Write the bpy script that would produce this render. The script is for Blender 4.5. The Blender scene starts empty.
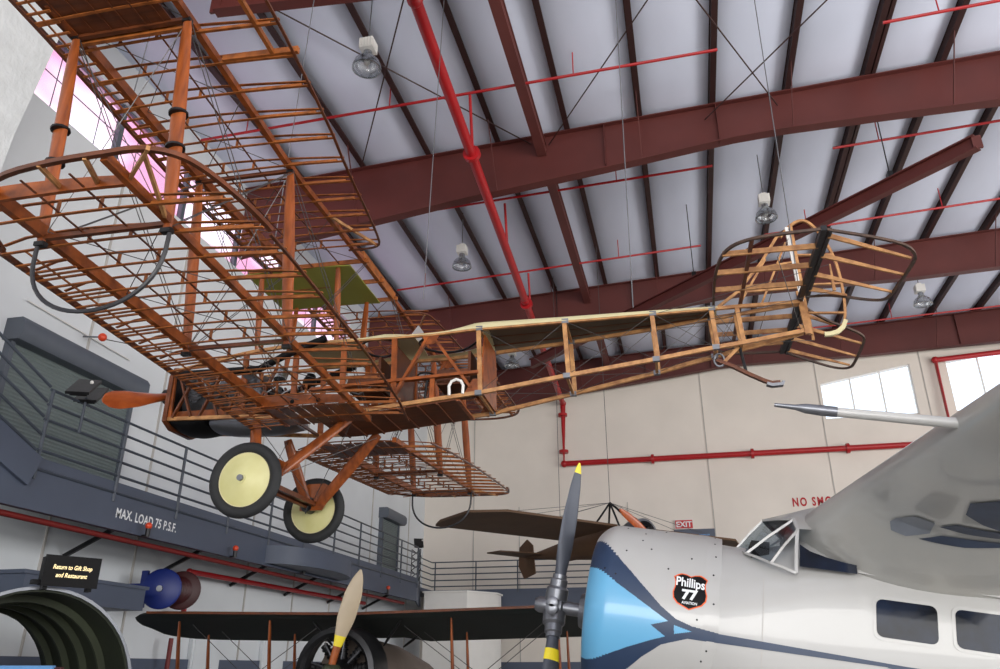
import bpy, bmesh, math, random
from mathutils import Vector, Matrix
random.seed(7)
PI = math.pi
SC = bpy.context.scene
COL = SC.collection

# ------------------------------------------------------------------ camera
cam_d = bpy.data.cameras.new('camera')
cam = bpy.data.objects.new('camera', cam_d)
COL.objects.link(cam)
cam.location = (0, 0, 1.6)
cam.rotation_euler = (math.radians(90 + 22.97), 0, math.radians(13.2))
cam_d.sensor_width = 36.0
cam_d.lens = 788.0 * 36.0 / 1000.0
cam_d.clip_start = 0.1
cam_d.clip_end = 400
SC.camera = cam

# ------------------------------------------------------------------ world and light
w = bpy.data.worlds.new('world')
SC.world = w
w.use_nodes = True
bg = w.node_tree.nodes['Background']
bg.inputs[0].default_value = (0.86, 0.93, 1.0, 1)
bg.inputs[1].default_value = 2.0


def area(name, loc, rot, sx, sy, power, color):
    d = bpy.data.lights.new(name, 'AREA')
    d.shape = 'RECTANGLE'
    d.size = sx
    d.size_y = sy
    d.energy = power
    d.color = color
    o = bpy.data.objects.new(name, d)
    COL.objects.link(o)
    o.location = loc
    o.rotation_euler = rot
    return o


# added lamps in the open doors, tilted up like daylight bounced off the ground
area('bounce_fill_open_door', (8, -13.5, 4.6), (math.radians(142), 0, 0), 26, 8.0, 6600, (1.0, 0.97, 0.93))
area('bounce_fill_side_door', (21.5, 8, 4.4), (math.radians(130), 0, math.radians(90)), 20, 7.5, 3000, (1.0, 0.97, 0.93))

vs = SC.view_settings
vs.view_transform = 'Standard'
vs.look = 'None'
vs.gamma = 1.0
vs.exposure = 0.06
vs.use_curve_mapping = False


# ------------------------------------------------------------------ materials
def srgb(r, g, b):
    f = lambda c: (c / 255 / 12.92) if c / 255 <= 0.04045 else ((c / 255 + 0.055) / 1.055) ** 2.4
    return (f(r), f(g), f(b), 1)


def mat(name, rgb, rough=0.6, metal=0.0, var=0.12, scale=3.0, bump=0.0, stretch=(1, 1, 1), rgb2=None, detail=4, coat=0.0, bscale=None):
    m = bpy.data.materials.new(name)
    m.use_nodes = True
    nt = m.node_tree
    b = nt.nodes['Principled BSDF']
    b.inputs['Roughness'].default_value = rough
    b.inputs['Metallic'].default_value = metal
    b.inputs['Coat Weight'].default_value = coat
    c = srgb(*rgb)
    tc = nt.nodes.new('ShaderNodeTexCoord')
    mp = nt.nodes.new('ShaderNodeMapping')
    mp.inputs['Scale'].default_value = stretch
    nz = nt.nodes.new('ShaderNodeTexNoise')
    nz.inputs['Scale'].default_value = scale
    nz.inputs['Detail'].default_value = detail
    nt.links.new(tc.outputs['Object'], mp.inputs[0])
    nt.links.new(mp.outputs[0], nz.inputs['Vector'])
    cr = nt.nodes.new('ShaderNodeValToRGB')
    cr.color_ramp.elements[0].position = 0.3
    cr.color_ramp.elements[1].position = 0.72
    if rgb2:
        c2 = srgb(*rgb2)
        cr.color_ramp.elements[0].color = c2
        cr.color_ramp.elements[1].color = c
    else:
        cr.color_ramp.elements[0].color = tuple(x * (1 - var) for x in c[:3]) + (1,)
        cr.color_ramp.elements[1].color = tuple(min(1, x * (1 + var)) for x in c[:3]) + (1,)
    nt.links.new(nz.outputs['Fac'], cr.inputs[0])
    nt.links.new(cr.outputs[0], b.inputs['Base Color'])
    if bump:
        bp = nt.nodes.new('ShaderNodeBump')
        bp.inputs['Strength'].default_value = bump
        bp.inputs['Distance'].default_value = 0.02
        nz2 = nt.nodes.new('ShaderNodeTexNoise')
        nz2.inputs['Scale'].default_value = bscale or scale * 4
        nt.links.new(mp.outputs[0], nz2.inputs['Vector'])
        nt.links.new(nz2.outputs['Fac'], bp.inputs['Height'])
        nt.links.new(bp.outputs[0], b.inputs['Normal'])
    return m


M_WALL = mat('painted_wall', (224, 216, 207), 0.85, var=0.05, scale=0.6, bump=0.05)
M_WALLSPRAY = mat('sprayed_insulation', (208, 211, 213), 0.95, var=0.06, scale=5, bump=0.6, bscale=14)
M_DADO = mat('grey_dado_paint', (82, 90, 108), 0.7, var=0.06, scale=1)
M_WALLL = mat('cool_white_wall_paint', (214, 218, 222), 0.85, var=0.05, scale=0.6, bump=0.05)
M_SEAM = mat('panel_seam', (180, 176, 172), 0.8)
M_FLOOR = mat('concrete_floor', (150, 146, 140), 0.45, var=0.1, scale=0.7)
M_APRON = mat('concrete_apron', (165, 160, 152), 0.9, var=0.06, scale=0.3)
M_CEIL = mat('vinyl_roof_insulation', (218, 224, 242), 0.75, var=0.05, scale=0.8, bump=0.15, stretch=(1, 0.35, 1))
M_STEEL = mat('red_oxide_steel', (86, 36, 32), 0.55, var=0.12, scale=1.2)
M_PURLIN = mat('shadowed_oxide_purlin', (52, 26, 24), 0.6, var=0.15, scale=2)  # oxide colour darkened to take in the shadow beside each purlin
M_TUBE = mat('brown_steel_strut', (98, 50, 46), 0.55, var=0.1, scale=2)
M_RED = mat('sprinkler_red', (168, 22, 28), 0.4, var=0.08, scale=3)
M_REDDARK = mat('dull_red_shaded_pipe', (112, 26, 24), 0.5, var=0.1, scale=3)  # dark red, deepened to paint in the shadow under the walkway
M_WHITEP = mat('white_paint', (222, 220, 216), 0.5, var=0.03)
M_BLUEGREY = mat('blue_grey_paint', (72, 80, 97), 0.5, var=0.05, scale=1.5)
M_RAIL = mat('rail_grey', (62, 69, 80), 0.45, var=0.05)
M_SHUT = mat('roller_shutter_grey', (112, 122, 122), 0.5, var=0.04)
M_HOOD = mat('shutter_hood_grey', (88, 94, 104), 0.5, var=0.05)
M_BLACK = mat('black_paint', (14, 14, 16), 0.5, var=0.2)
M_BLACK.node_tree.nodes['Principled BSDF'].inputs['Specular IOR Level'].default_value = 0.15
M_RUBBER = mat('tyre_rubber', (30, 31, 33), 0.75, var=0.2, scale=8, bump=0.1)
M_DARKMET = mat('dark_metal', (46, 46, 48), 0.4, 0.7, var=0.25, scale=8)
M_STEELG = mat('grey_metal', (122, 124, 130), 0.35, 0.75, var=0.15, scale=6)
M_ALU = mat('bright_aluminium', (190, 194, 198), 0.25, 0.9, var=0.08, scale=6)
M_CREAMW = mat('cream_wheel_cover', (214, 210, 158), 0.45, var=0.05, scale=3, rgb2=(196, 190, 126))
M_CREAMF = mat('cream_doped_fabric', (206, 196, 154), 0.6, var=0.05, scale=3)
M_GREENF = mat('olive_green_panel', (142, 142, 56), 0.55, var=0.12, scale=2)
M_WOOD = mat('varnished_spruce', (158, 82, 32), 0.42, scale=9, stretch=(1, 1, 1), rgb2=(100, 48, 18), bump=0.05, coat=0.2)
M_WOODR = mat('varnished_rib_wood', (166, 96, 44), 0.45, scale=14, rgb2=(114, 62, 26), coat=0.1)
M_WOODD = mat('dark_varnished_wood', (110, 58, 30), 0.4, scale=8, rgb2=(74, 38, 20), coat=0.2)
M_WOODT = mat('pale_aged_wood', (196, 144, 88), 0.5, scale=12, rgb2=(140, 92, 52))
M_WOODP = mat('plywood_sheet', (104, 54, 26), 0.5, scale=4, rgb2=(74, 38, 20), stretch=(1, 6, 1))
M_TBOW = mat('dark_taped_bow', (84, 58, 42), 0.5, scale=14, rgb2=(54, 38, 30))
M_STRUT = mat('varnished_strut', (154, 80, 34), 0.42, scale=6, rgb2=(108, 52, 22), stretch=(4, 4, .6), coat=0.25)
M_PROPW = mat('laminated_propeller', (184, 92, 38), 0.35, scale=5, rgb2=(150, 66, 26), stretch=(6, 1, 1), coat=0.3)
for _m in (M_WOOD, M_WOODR, M_WOODD, M_STRUT, M_WOODP):
    _m.node_tree.nodes['Principled BSDF'].inputs['Specular IOR Level'].default_value = 0.3
M_WIRE = mat('bracing_wire', (92, 90, 90), 0.4, 0.6)
M_WIREL = mat('bright_cable', (120, 122, 126), 0.4, 0.6)
M_HOOP = mat('black_cane_hoop', (40, 40, 44), 0.45, var=0.2)
M_DGREEN = mat('dark_olive_skin', (46, 52, 34), 0.6, var=0.2, scale=3)
M_DGREEN2 = mat('dark_green_ribbed_lining', (28, 34, 18), 0.7, var=0.2, scale=3)
M_DFAB = mat('dark_green_fabric', (40, 48, 46), 0.7, var=0.12, scale=2)
M_BFAB = mat('dark_brown_fabric', (88, 62, 40), 0.7, var=0.15, scale=2)
M_ORANGEL = mat('orange_red_lens', (206, 66, 34), 0.3, var=0.05)
M_BLUEP = mat('blue_reel_paint', (14, 36, 112), 0.45, var=0.08)
M_MAROON = mat('maroon_reel_paint', (58, 18, 20), 0.5, var=0.08)
M_YELLOW = mat('yellow_paint', (220, 200, 40), 0.5, var=0.04)
M_PWHITE = mat('aircraft_white', (176, 175, 173), 0.32, var=0.02, scale=2, coat=0.3)
M_PLBLUE = mat('aircraft_light_blue', (98, 166, 206), 0.32, var=0.03, scale=2, coat=0.3)
M_PNAVY = mat('aircraft_navy', (36, 54, 82), 0.45, var=0.05, scale=2, coat=0.0)
M_WINGM = mat('grey_wing_skin', (184, 182, 176), 0.3, 0.1, var=0.08, scale=1.1, coat=0.5, rgb2=(164, 166, 166))
M_TEXTW = mat('white_letter_paint', (226, 228, 230), 0.6, var=0.0)
M_TEXTR = mat('red_letter_paint', (176, 24, 36), 0.6, var=0.0)
M_ORANGE = mat('orange_border', (224, 92, 34), 0.5, var=0.02)
M_PANELB = mat('blue_information_print', (92, 140, 190), 0.5, var=0.05)
M_GUARD = mat('propeller_blade_tan', (168, 152, 128), 0.45, var=0.06)
M_EXITR = mat('exit_red', (190, 40, 46), 0.5, var=0.02)


def emis(name, rgb, s):
    m = bpy.data.materials.new(name)
    m.use_nodes = True
    b = m.node_tree.nodes['Principled BSDF']
    b.inputs['Base Color'].default_value = srgb(*rgb)
    b.inputs['Emission Color'].default_value = srgb(*rgb)
    b.inputs['Emission Strength'].default_value = s
    return m


M_SIGNLIT = emis('lit_sign_lettering', (250, 226, 170), 0.9)


def glass(name, rgb, rough=0.05, trans=1.0, mixf=0.85):
    m = bpy.data.materials.new(name)
    m.use_nodes = True
    nt = m.node_tree
    nt.nodes.remove(nt.nodes['Principled BSDF'])
    out = nt.nodes['Material Output']
    t = nt.nodes.new('ShaderNodeBsdfTransparent')
    t.inputs[0].default_value = srgb(*rgb)
    g = nt.nodes.new('ShaderNodeBsdfGlossy')
    g.inputs['Roughness'].default_value = rough
    mx = nt.nodes.new('ShaderNodeMixShader')
    mx.inputs[0].default_value = 1 - mixf
    nt.links.new(t.outputs[0], mx.inputs[1])
    nt.links.new(g.outputs[0], mx.inputs[2])
    nt.links.new(mx.outputs[0], out.inputs[0])
    return m, t, nt


M_GLASSW, _, _ = glass('clear_window_glass', (250, 252, 255), 0.1, mixf=0.93)
M_CANOPY, _, _ = glass('windscreen_glass', (205, 215, 222), 0.03, mixf=0.85)
M_LAMPG, _, _ = glass('prismatic_lamp_glass', (244, 247, 250), 0.22, mixf=0.55)
M_CABING, _, _ = glass('dark_cabin_glass', (110, 120, 135), 0.05, mixf=0.9)
M_PINK, _t, _nt = glass('pink_tinted_pane', (255, 200, 220), 0.2, mixf=0.95)
_tc = _nt.nodes.new('ShaderNodeTexCoord')
_mp = _nt.nodes.new('ShaderNodeMapping')
_mp.inputs['Scale'].default_value = (1, 0.35, 0.8)
_nz = _nt.nodes.new('ShaderNodeTexNoise')
_nz.inputs['Scale'].default_value = 1.3
_nz.inputs['Detail'].default_value = 1
_cr = _nt.nodes.new('ShaderNodeValToRGB')
_cr.color_ramp.elements[0].position = 0.4
_cr.color_ramp.elements[0].color = srgb(240, 196, 214)
_cr.color_ramp.elements[1].position = 0.62
_cr.color_ramp.elements[1].color = srgb(255, 246, 250)
_nt.links.new(_tc.outputs['Object'], _mp.inputs[0])
_nt.links.new(_mp.outputs[0], _nz.inputs['Vector'])
_nt.links.new(_nz.outputs['Fac'], _cr.inputs[0])
_nt.links.new(_cr.outputs[0], _t.inputs[0])


# ------------------------------------------------------------------ mesh builder
def V(*a):
    return Vector(a[0] if len(a) == 1 else a)


class MB:
    def __init__(s):
        s.v = []
        s.f = []
        s.m = []

    def add(s, vs, fs, mi=0):
        n = len(s.v)
        s.v += [tuple(p) for p in vs]
        s.f += [tuple(i + n for i in f) for f in fs]
        s.m += [mi] * len(fs)
        return s

    def box(s, c, d, R=None, mi=0):
        c = V(c)
        h = [x / 2 for x in d]
        vs = []
        for x in (-1, 1):
            for y in (-1, 1):
                for z in (-1, 1):
                    p = V(x * h[0], y * h[1], z * h[2])
                    if R is not None:
                        p = R @ p
                    vs.append(c + p)
        fs = [(0, 1, 3, 2), (4, 6, 7, 5), (0, 4, 5, 1), (2, 3, 7, 6), (0, 2, 6, 4), (1, 5, 7, 3)]
        return s.add(vs, fs, mi)

    def frame(s, p, q, up):
        d = (V(q) - V(p)).normalized()
        up = V(up)
        x = d.cross(up)
        if x.length < 1e-4:
            x = d.cross(V(1, 0, 0))
            if x.length < 1e-4:
                x = d.cross(V(0, 1, 0))
        x.normalize()
        y = x.cross(d)
        return d, x, y

    def bar(s, p, q, wd, ht, up=(0, 0, 1), mi=0, w2=None, h2=None):
        d, x, y = s.frame(p, q, up)
        vs = []
        for e, a, b in ((V(p), wd / 2, ht / 2), (V(q), (w2 or wd) / 2, (h2 or ht) / 2)):
            for sx, sy in ((-1, -1), (1, -1), (1, 1), (-1, 1)):
                vs.append(e + x * a * sx + y * b * sy)
        fs = [(3, 2, 1, 0), (4, 5, 6, 7), (0, 1, 5, 4), (1, 2, 6, 5), (2, 3, 7, 6), (3, 0, 4, 7)]
        return s.add(vs, fs, mi)

    def strip(s, pts, wd, ht, up=(0, 0, 1), mi=0):
        # rectangular section swept along a polyline
        P = [V(p) for p in pts]
        n = len(P)
        vs = []
        for i in range(n):
            a = P[max(0, i - 1)]
            b = P[min(n - 1, i + 1)]
            d, x, y = s.frame(a, b, up)
            for sx, sy in ((-1, -1), (1, -1), (1, 1), (-1, 1)):
                vs.append(P[i] + x * wd / 2 * sx + y * ht / 2 * sy)
        fs = [(3, 2, 1, 0), tuple(4 * (n - 1) + k for k in range(4))]
        for i in range(n - 1):
            for k in range(4):
                a = 4 * i + k
                b = 4 * i + (k + 1) % 4
                fs.append((a, b, b + 4, a + 4))
        return s.add(vs, fs, mi)

    def tube(s, pts, r, n=8, mi=0, closed=False, up=(0, 0, 1)):
        P = [V(p) for p in pts]
        N = len(P)
        R = r if isinstance(r, (list, tuple)) else [r] * N
        vs = []
        px = None
        for i in range(N):
            if closed:
                a, b = P[i - 1], P[(i + 1) % N]
            else:
                a, b = P[max(0, i - 1)], P[min(N - 1, i + 1)]
            d = (b - a).normalized()
            if px is None:
                _, x, y = s.frame(a, b, up)
            else:
                x = (px - d * px.dot(d))
                if x.length < 1e-5:
                    _, x, y = s.frame(a, b, up)
                x.normalize()
                y = x.cross(d)
            px = x
            for k in range(n):
                t = 2 * PI * k / n
                vs.append(P[i] + (x * math.cos(t) + y * math.sin(t)) * R[i])
        fs = []
        for i in range(N if closed else N - 1):
            j = (i + 1) % N
            for k in range(n):
                fs.append((i * n + k, i * n + (k + 1) % n, j * n + (k + 1) % n, j * n + k))
        if not closed:
            fs.append(tuple(reversed(range(n))))
            fs.append(tuple((N - 1) * n + k for k in range(n)))
        return s.add(vs, fs, mi)

    def ell(s, p, q, a, b, up=(0, 1, 0), n=12, mi=0, taper=0.55):
        # strut of elliptical section, swollen in the middle; a = half width across `up`, b = half depth along `up`
        d, x, y = s.frame(p, q, up)
        P, Q = V(p), V(q)
        ts = [0, .06, .2, .5, .8, .94, 1]
        vs = []
        for t in ts:
            k = taper + (1 - taper) * math.sin(PI * t) ** .6 if 0 < t < 1 else taper
            c = P.lerp(Q, t)
            for i in range(n):
                g = 2 * PI * i / n
                vs.append(c + x * a * k * math.cos(g) + y * b * k * math.sin(g))
        fs = []
        for i in range(len(ts) - 1):
            for k in range(n):
                fs.append((i * n + k, i * n + (k + 1) % n, (i + 1) * n + (k + 1) % n, (i + 1) * n + k))
        fs.append(tuple(reversed(range(n))))
        fs.append(tuple((len(ts) - 1) * n + k for k in range(n)))
        return s.add(vs, fs, mi)

    def lathe(s, prof, c, axis, n=32, mi=0, capends=True):
        # prof: (radius, distance along axis)
        c = V(c)
        ax = V(axis).normalized()
        x = ax.orthogonal().normalized()
        y = ax.cross(x)
        vs = []
        for r, h in prof:
            for k in range(n):
                t = 2 * PI * k / n
                vs.append(c + ax * h + (x * math.cos(t) + y * math.sin(t)) * r)
        fs = []
        for i in range(len(prof) - 1):
            for k in range(n):
                fs.append((i * n + k, i * n + (k + 1) % n, (i + 1) * n + (k + 1) % n, (i + 1) * n + k))
        if capends:
            fs.append(tuple(reversed(range(n))))
            fs.append(tuple((len(prof) - 1) * n + k for k in range(n)))
        return s.add(vs, fs, mi)

    def prism(s, poly, th, f, mi=0):
        # poly: 2D outline, f(u, v, w) -> 3D, extruded over w = 0..th
        n = len(poly)
        vs = [f(u, v, 0) for u, v in poly] + [f(u, v, th) for u, v in poly]
        fs = [tuple(reversed(range(n))), tuple(range(n, 2 * n))]
        for i in range(n):
            j = (i + 1) % n
            fs.append((i, j, j + n, i + n))
        return s.add(vs, fs, mi)

    def loft(s, rings, mi=0, caps=True, closed=True):
        n = len(rings[0])
        vs = [p for r in rings for p in r]
        fs = []
        for i in range(len(rings) - 1):
            for k in range(n if closed else n - 1):
                fs.append((i * n + k, i * n + (k + 1) % n, (i + 1) * n + (k + 1) % n, (i + 1) * n + k))
        if caps:
            fs.append(tuple(reversed(range(n))))
            fs.append(tuple((len(rings) - 1) * n + k for k in range(n)))
        return s.add(vs, fs, mi)

    def sphere(s, c, r, n=12, m=8, mi=0):
        prof = [(max(1e-4, r * math.sin(PI * i / m)), -r * math.cos(PI * i / m)) for i in range(m + 1)]
        return s.lathe(prof, c, (0, 0, 1), n, mi)

    def build(s, name, m, parent=None, ang=38, label=None, solid=True):
        me = bpy.data.meshes.new(name)
        me.from_pydata(s.v, [], s.f)
        for x in (m if isinstance(m, (list, tuple)) else [m]):
            me.materials.append(x)
        if len(me.polygons) == len(s.m):
            me.polygons.foreach_set('material_index', s.m)
        if solid:
            bm = bmesh.new()
            bm.from_mesh(me)
            bmesh.ops.recalc_face_normals(bm, faces=bm.faces)
            bm.to_mesh(me)
            bm.free()
        me.polygons.foreach_set('use_smooth', [True] * len(me.polygons))
        me.set_sharp_from_angle(angle=math.radians(ang))
        me.update()
        o = bpy.data.objects.new(name, me)
        COL.objects.link(o)
        if parent is not None:
            o.parent = parent
        if label:
            o['label'] = label
        return o


def tag(o, label, cat, group=None):
    o['label'] = label
    o['category'] = cat
    if group:
        o['group'] = group
    return o


def thing(name, label, cat, loc=(0, 0, 0), rot=(0, 0, 0), group=None):
    o = bpy.data.objects.new(name, None)
    COL.objects.link(o)
    o.location = loc
    o.rotation_euler = rot
    o.empty_display_size = 0.2
    return tag(o, label, cat, group)


def struct(o):
    o['kind'] = 'structure'
    return o


def text_mesh(s, size, extrude=0.0, shear=0.0, bold=0.0, space=1.0, align='LEFT', res=3):
    c = bpy.data.curves.new('text', 'FONT')
    c.body = s
    c.size = size
    c.extrude = extrude
    c.shear = shear
    c.offset = bold
    c.space_character = space
    c.align_x = align
    c.resolution_u = res
    o = bpy.data.objects.new('text', c)
    COL.objects.link(o)
    dg = bpy.context.evaluated_depsgraph_get()
    me = bpy.data.meshes.new_from_object(o.evaluated_get(dg))
    vs = [tuple(v.co) for v in me.vertices]
    fs = [tuple(p.vertices) for p in me.polygons]
    bpy.data.objects.remove(o)
    bpy.data.curves.remove(c)
    bpy.data.meshes.remove(me)
    return vs, fs


# ================================================================== THE HANGAR
XL, YE, XR, YB = -9.5, 28.2, 22.0, -14.0
roof = lambda x: 12.67 + 0.045 * x
beamtop = lambda x: 12.45 + 0.045 * x

struct(MB().box(((XL + XR) / 2, (YB + YE) / 2, -0.1), (XR - XL + 1, YE - YB + 1, 0.2)).build('floor', M_FLOOR))
ap = MB().box((0, -60, -0.16), (160, 92, 0.1)).box((62, 20, -0.16), (80, 68, 0.1)).build('ground', M_APRON)
struct(ap)

# left wall with clerestory strip
WB, WT, WY0, WY1 = 10.02, 11.35, 8.0, 20.4
m = MB()
m.box((XL - 0.15, (YB + YE) / 2, WB / 2), (0.3, YE - YB, WB))
m.box((XL - 0.15, (YB + YE) / 2, (WT + 12.4) / 2), (0.3, YE - YB, 12.4 - WT))
m.box((XL - 0.15, (YB + WY0) / 2, (WB + WT) / 2), (0.3, WY0 - YB, WT - WB))
m.box((XL - 0.15, (YE + WY1) / 2, (WB + WT) / 2), (0.3, YE - WY1, WT - WB))
struct(m.build('wall_left', M_WALLL))
m = MB()
for i, y in enumerate([1.5, 4.5, 10.3, 12.4, 16.2, 18.4, 20.5, 23.1, 26.5]):
    m.box((XL + 0.012, y, 5.0), (0.03, 0.035, 10))
struct(m.build('trim_1', M_SEAM))
m = MB()
m.box((XL + 0.02, 10, .88), (0.06, 36, 1.76))
struct(m.build('trim_2', M_DADO))

# far end wall with window openings
EW = [(5.0, 8.0, 9.62, 11.35), (9.15, 12.2, 9.62, 11.75)]
m = MB()
hx = [XL] + [v for e in EW for v in e[:2]] + [XR]
m.box(((XL + XR) / 2, YE + 0.15, 9.55 / 2 + 0.0), (XR - XL, 0.3, 9.55))
m.box(((XL + XR) / 2, YE + 0.15, (11.75 + 13.7) / 2), (XR - XL, 0.3, 13.7 - 11.75))
for a, b in ((XL, EW[0][0]), (EW[0][1], EW[1][0]), (EW[1][1], XR)):
    m.box(((a + b) / 2, YE + 0.15, (9.55 + 11.75) / 2), (b - a, 0.3, 2.2))
for a, b, za, zb in ((5.0, 8.0, 10.85, 11.35), (9.15, 12.2, 11.35, 11.75)):
    m.prism([(a, za), (b, zb), (b, 11.76), (a, 11.76)], .3, lambda u, v_, w_: (u, YE + w_, v_))
struct(m.build('wall_far', M_WALL))
m = MB()
for x in (-7.6, -5.9, 0.9, 4.9, 8.35, 12.0, 15.5, -2.0):
    z1 = 12.2
    if x in (-5.9, -2.0):
        z1 = 7.0
    m.box((x, YE - 0.01, z1 / 2), (0.03, 0.03, z1))
struct(m.build('trim_3', M_SEAM))
m = MB()
m.box((6, YE - 0.03, 0.9), (31, 0.06, 1.8))
struct(m.build('trim_4', M_DADO))
# right wall with a wide door opening, rear wall header over the open hangar door
m = MB()
m.box((XR + 0.15, (YB + YE) / 2, 11.2), (0.3, YE - YB, 5.0))
m.box((XR + 0.15, 24.5, 4.4), (0.3, 7.6, 8.8))
m.box((XR + 0.15, -9, 4.4), (0.3, 9, 8.8))
struct(m.build('wall_right', M_WALL))
m = MB()
m.box(((XL + XR) / 2, YB - 0.15, 11.3), (XR - XL, 0.3, 4.6))
m.box((XL + 2, YB - 0.15, 4.6), (4, 0.3, 9.2))
struct(m.build('wall_rear', M_WALL))

# roof insulation sagging between the purlins
PX = [-8.1, -6.55, -4.98, -3.38, -1.83, -0.27, 1.25, 2.76, 4.3, 5.72, 7.25, 8.8, 10.35, 11.9, 13.45, 15.0, 16.55, 18.1, 19.65, 21.2]
xs = [XL - 0.3] + PX + [XR + 0.3]
top, bot = [], []
for a, b in zip(xs[:-1], xs[1:]):
    for i in range(8):
        t = i / 8
        x = a + (b - a) * t
        sag = 0.12 * math.sin(PI * t) ** 0.6 if t > 0 else 0
        bot.append((x, roof(x) - sag))
        top.append((x, roof(x) + 0.15))
bot.append((xs[-1], roof(xs[-1])))
top.append((xs[-1], roof(xs[-1]) + .15))
poly = bot + top[::-1]
m = MB()
n = len(bot)
y0, y1 = YB - 0.3, YE + 0.3
vsb = [(x, y, z) for y in (y0, y1) for x, z in bot]
vst = [(x, y, z) for y in (y0, y1) for x, z in top]
m.add(vsb, [(i, i + 1, n + i + 1, n + i) for i in range(n - 1)])
m.add(vst, [(i, n + i, n + i + 1, i + 1) for i in range(n - 1)])
struct(m.build('ceiling', M_CEIL, ang=30, solid=False))

# purlins: Z sections under the insulation (one structure each)
tn = 5
for i, x in enumerate(PX):
    m = MB()
    zt = roof(x) + 0.01
    wdt = 0.1
    L = YE - YB
    yc = (YB + YE) / 2
    m.box((x, yc, zt - 0.11), (0.02, L, 0.22))
    m.box((x - wdt / 2, yc, zt - 0.012), (wdt, L, 0.018))
    m.box((x + wdt / 2, yc, zt - 0.21), (wdt, L, 0.018))
    m.box((x + wdt, yc, zt - 0.195), (0.012, L, 0.04))
    if i == 8:
        m.box((x + 0.14, yc, zt - 0.11), (0.02, L, 0.22))
        m.box((x + 0.17, yc, zt - 0.21), (0.07, L, 0.018))
    struct(m.build('trim_%d' % tn, M_PURLIN))
    tn += 1
# eave strut line channel hanging lower (brown member from frame to frame)
FY = [-8.8, -1.2, 6.45, 14.1, 21.8, 27.8]
for a, b in zip(FY[1:-1], FY[2:]):
    m = MB()
    m.box((-2.36, (a + b) / 2, 11.86), (0.2, b - a - 0.05, 0.03))
    m.box((-2.36, (a + b) / 2, 12.0), (0.03, b - a - 0.05, 0.26))
    m.box((-2.36, (a + b) / 2, 12.13), (0.2, b - a - 0.05, 0.03))
    m.tube([(-2.36, a + .02, 12.0), (-2.36, b - .02, 12.0)], 0.1, 10)
    struct(m.build('trim_%d' % tn, M_TUBE))
    tn += 1

# tapered rigid frames
BP = [(-9.45, 10.25), (-8.6, 10.4), (-6.13, 10.72), (-4.4, 10.95), (-2.9, 11.1), (-1.0, 11.3), (0.44, 11.47), (1.62, 11.61), (2.6, 11.66), (4.5, 11.66), (6.57, 11.64), (9.0, 11.72), (12, 11.78), (18, 11.7), (XR - 0.05, 11.4)]
for k, y in enumerate(FY):
    m = MB()
    n = len(BP)
    vs = []
    for x, z in BP:
        vs += [(x, y - 0.006, z), (x, y + 0.006, z), (x, y - 0.006, beamtop(x)), (x, y + 0.006, beamtop(x))]
    fs = []
    for i in range(n - 1):
        a, b = 4 * i, 4 * i + 4
        fs += [(a, b, b + 2, a + 2), (a + 1, a + 3, b + 3, b + 1)]
    m.add(vs, fs)
    m.strip([(x, y, z) for x, z in BP], 0.24, 0.025, up=(0, 0, 1))
    m.strip([(x, y, beamtop(x)) for x, z in BP], 0.24, 0.025, up=(0, 0, 1))
    for xs_, zz in ((-1.0, 0), (1.35, 0), (9.6, 0)):
        zb = [z for x, z in BP if x <= xs_][-1]
        m.box((xs_, y - 0.06, (zb + beamtop(xs_)) / 2 + 0.03), (0.014, 0.1, beamtop(xs_) - zb - 0.08))
    # flange braces from the purlins to the lower flange
    for i, x in enumerate(PX):
        if x > 16 or i % 2 == 0:
            continue
        zb = 0
        for (xa, za), (xb, zb_) in zip(BP[:-1], BP[1:]):
            if xa <= x <= xb:
                zb = za + (zb_ - za) * (x - xa) / (xb - xa)
        m.bar((x + 0.03, y - 0.95, roof(x) - 0.2), (x + 0.03, y - 0.1, zb + 0.03), 0.045, 0.012, up=(1, 0, 0))
        m.bar((x + 0.03, y + 0.95, roof(x) - 0.2), (x + 0.03, y + 0.1, zb + 0.03), 0.045, 0.012, up=(1, 0, 0))
    struct(m.build('trim_%d' % tn, M_STEEL, ang=30))
    tn += 1
    # tapered column on the left wall, sprayed white
    if y < 27:
        m = MB()
        w0, w1 = (0.45, 1.5) if k == 2 else (0.4, 0.95)
        pr = [(XL, 0), (XL + w0, 0), (XL + w1 * .8, 8.2), (XL + w1 * 1.05, 10.25), (XL + w1 * 0.98, 10.9), (XL + w1 * 0.7, 11.5), (XL, 11.9)]
        dd = 1.0 if k == 2 else 0.3
        if k != 2:
            continue
        m.prism(pr, dd, lambda u, v_, w_, y=y, dd=dd: (u, y - dd / 2 + w_, v_))
        struct(m.build('trim_%d' % tn, M_WALLSPRAY))
        tn += 1


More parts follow.
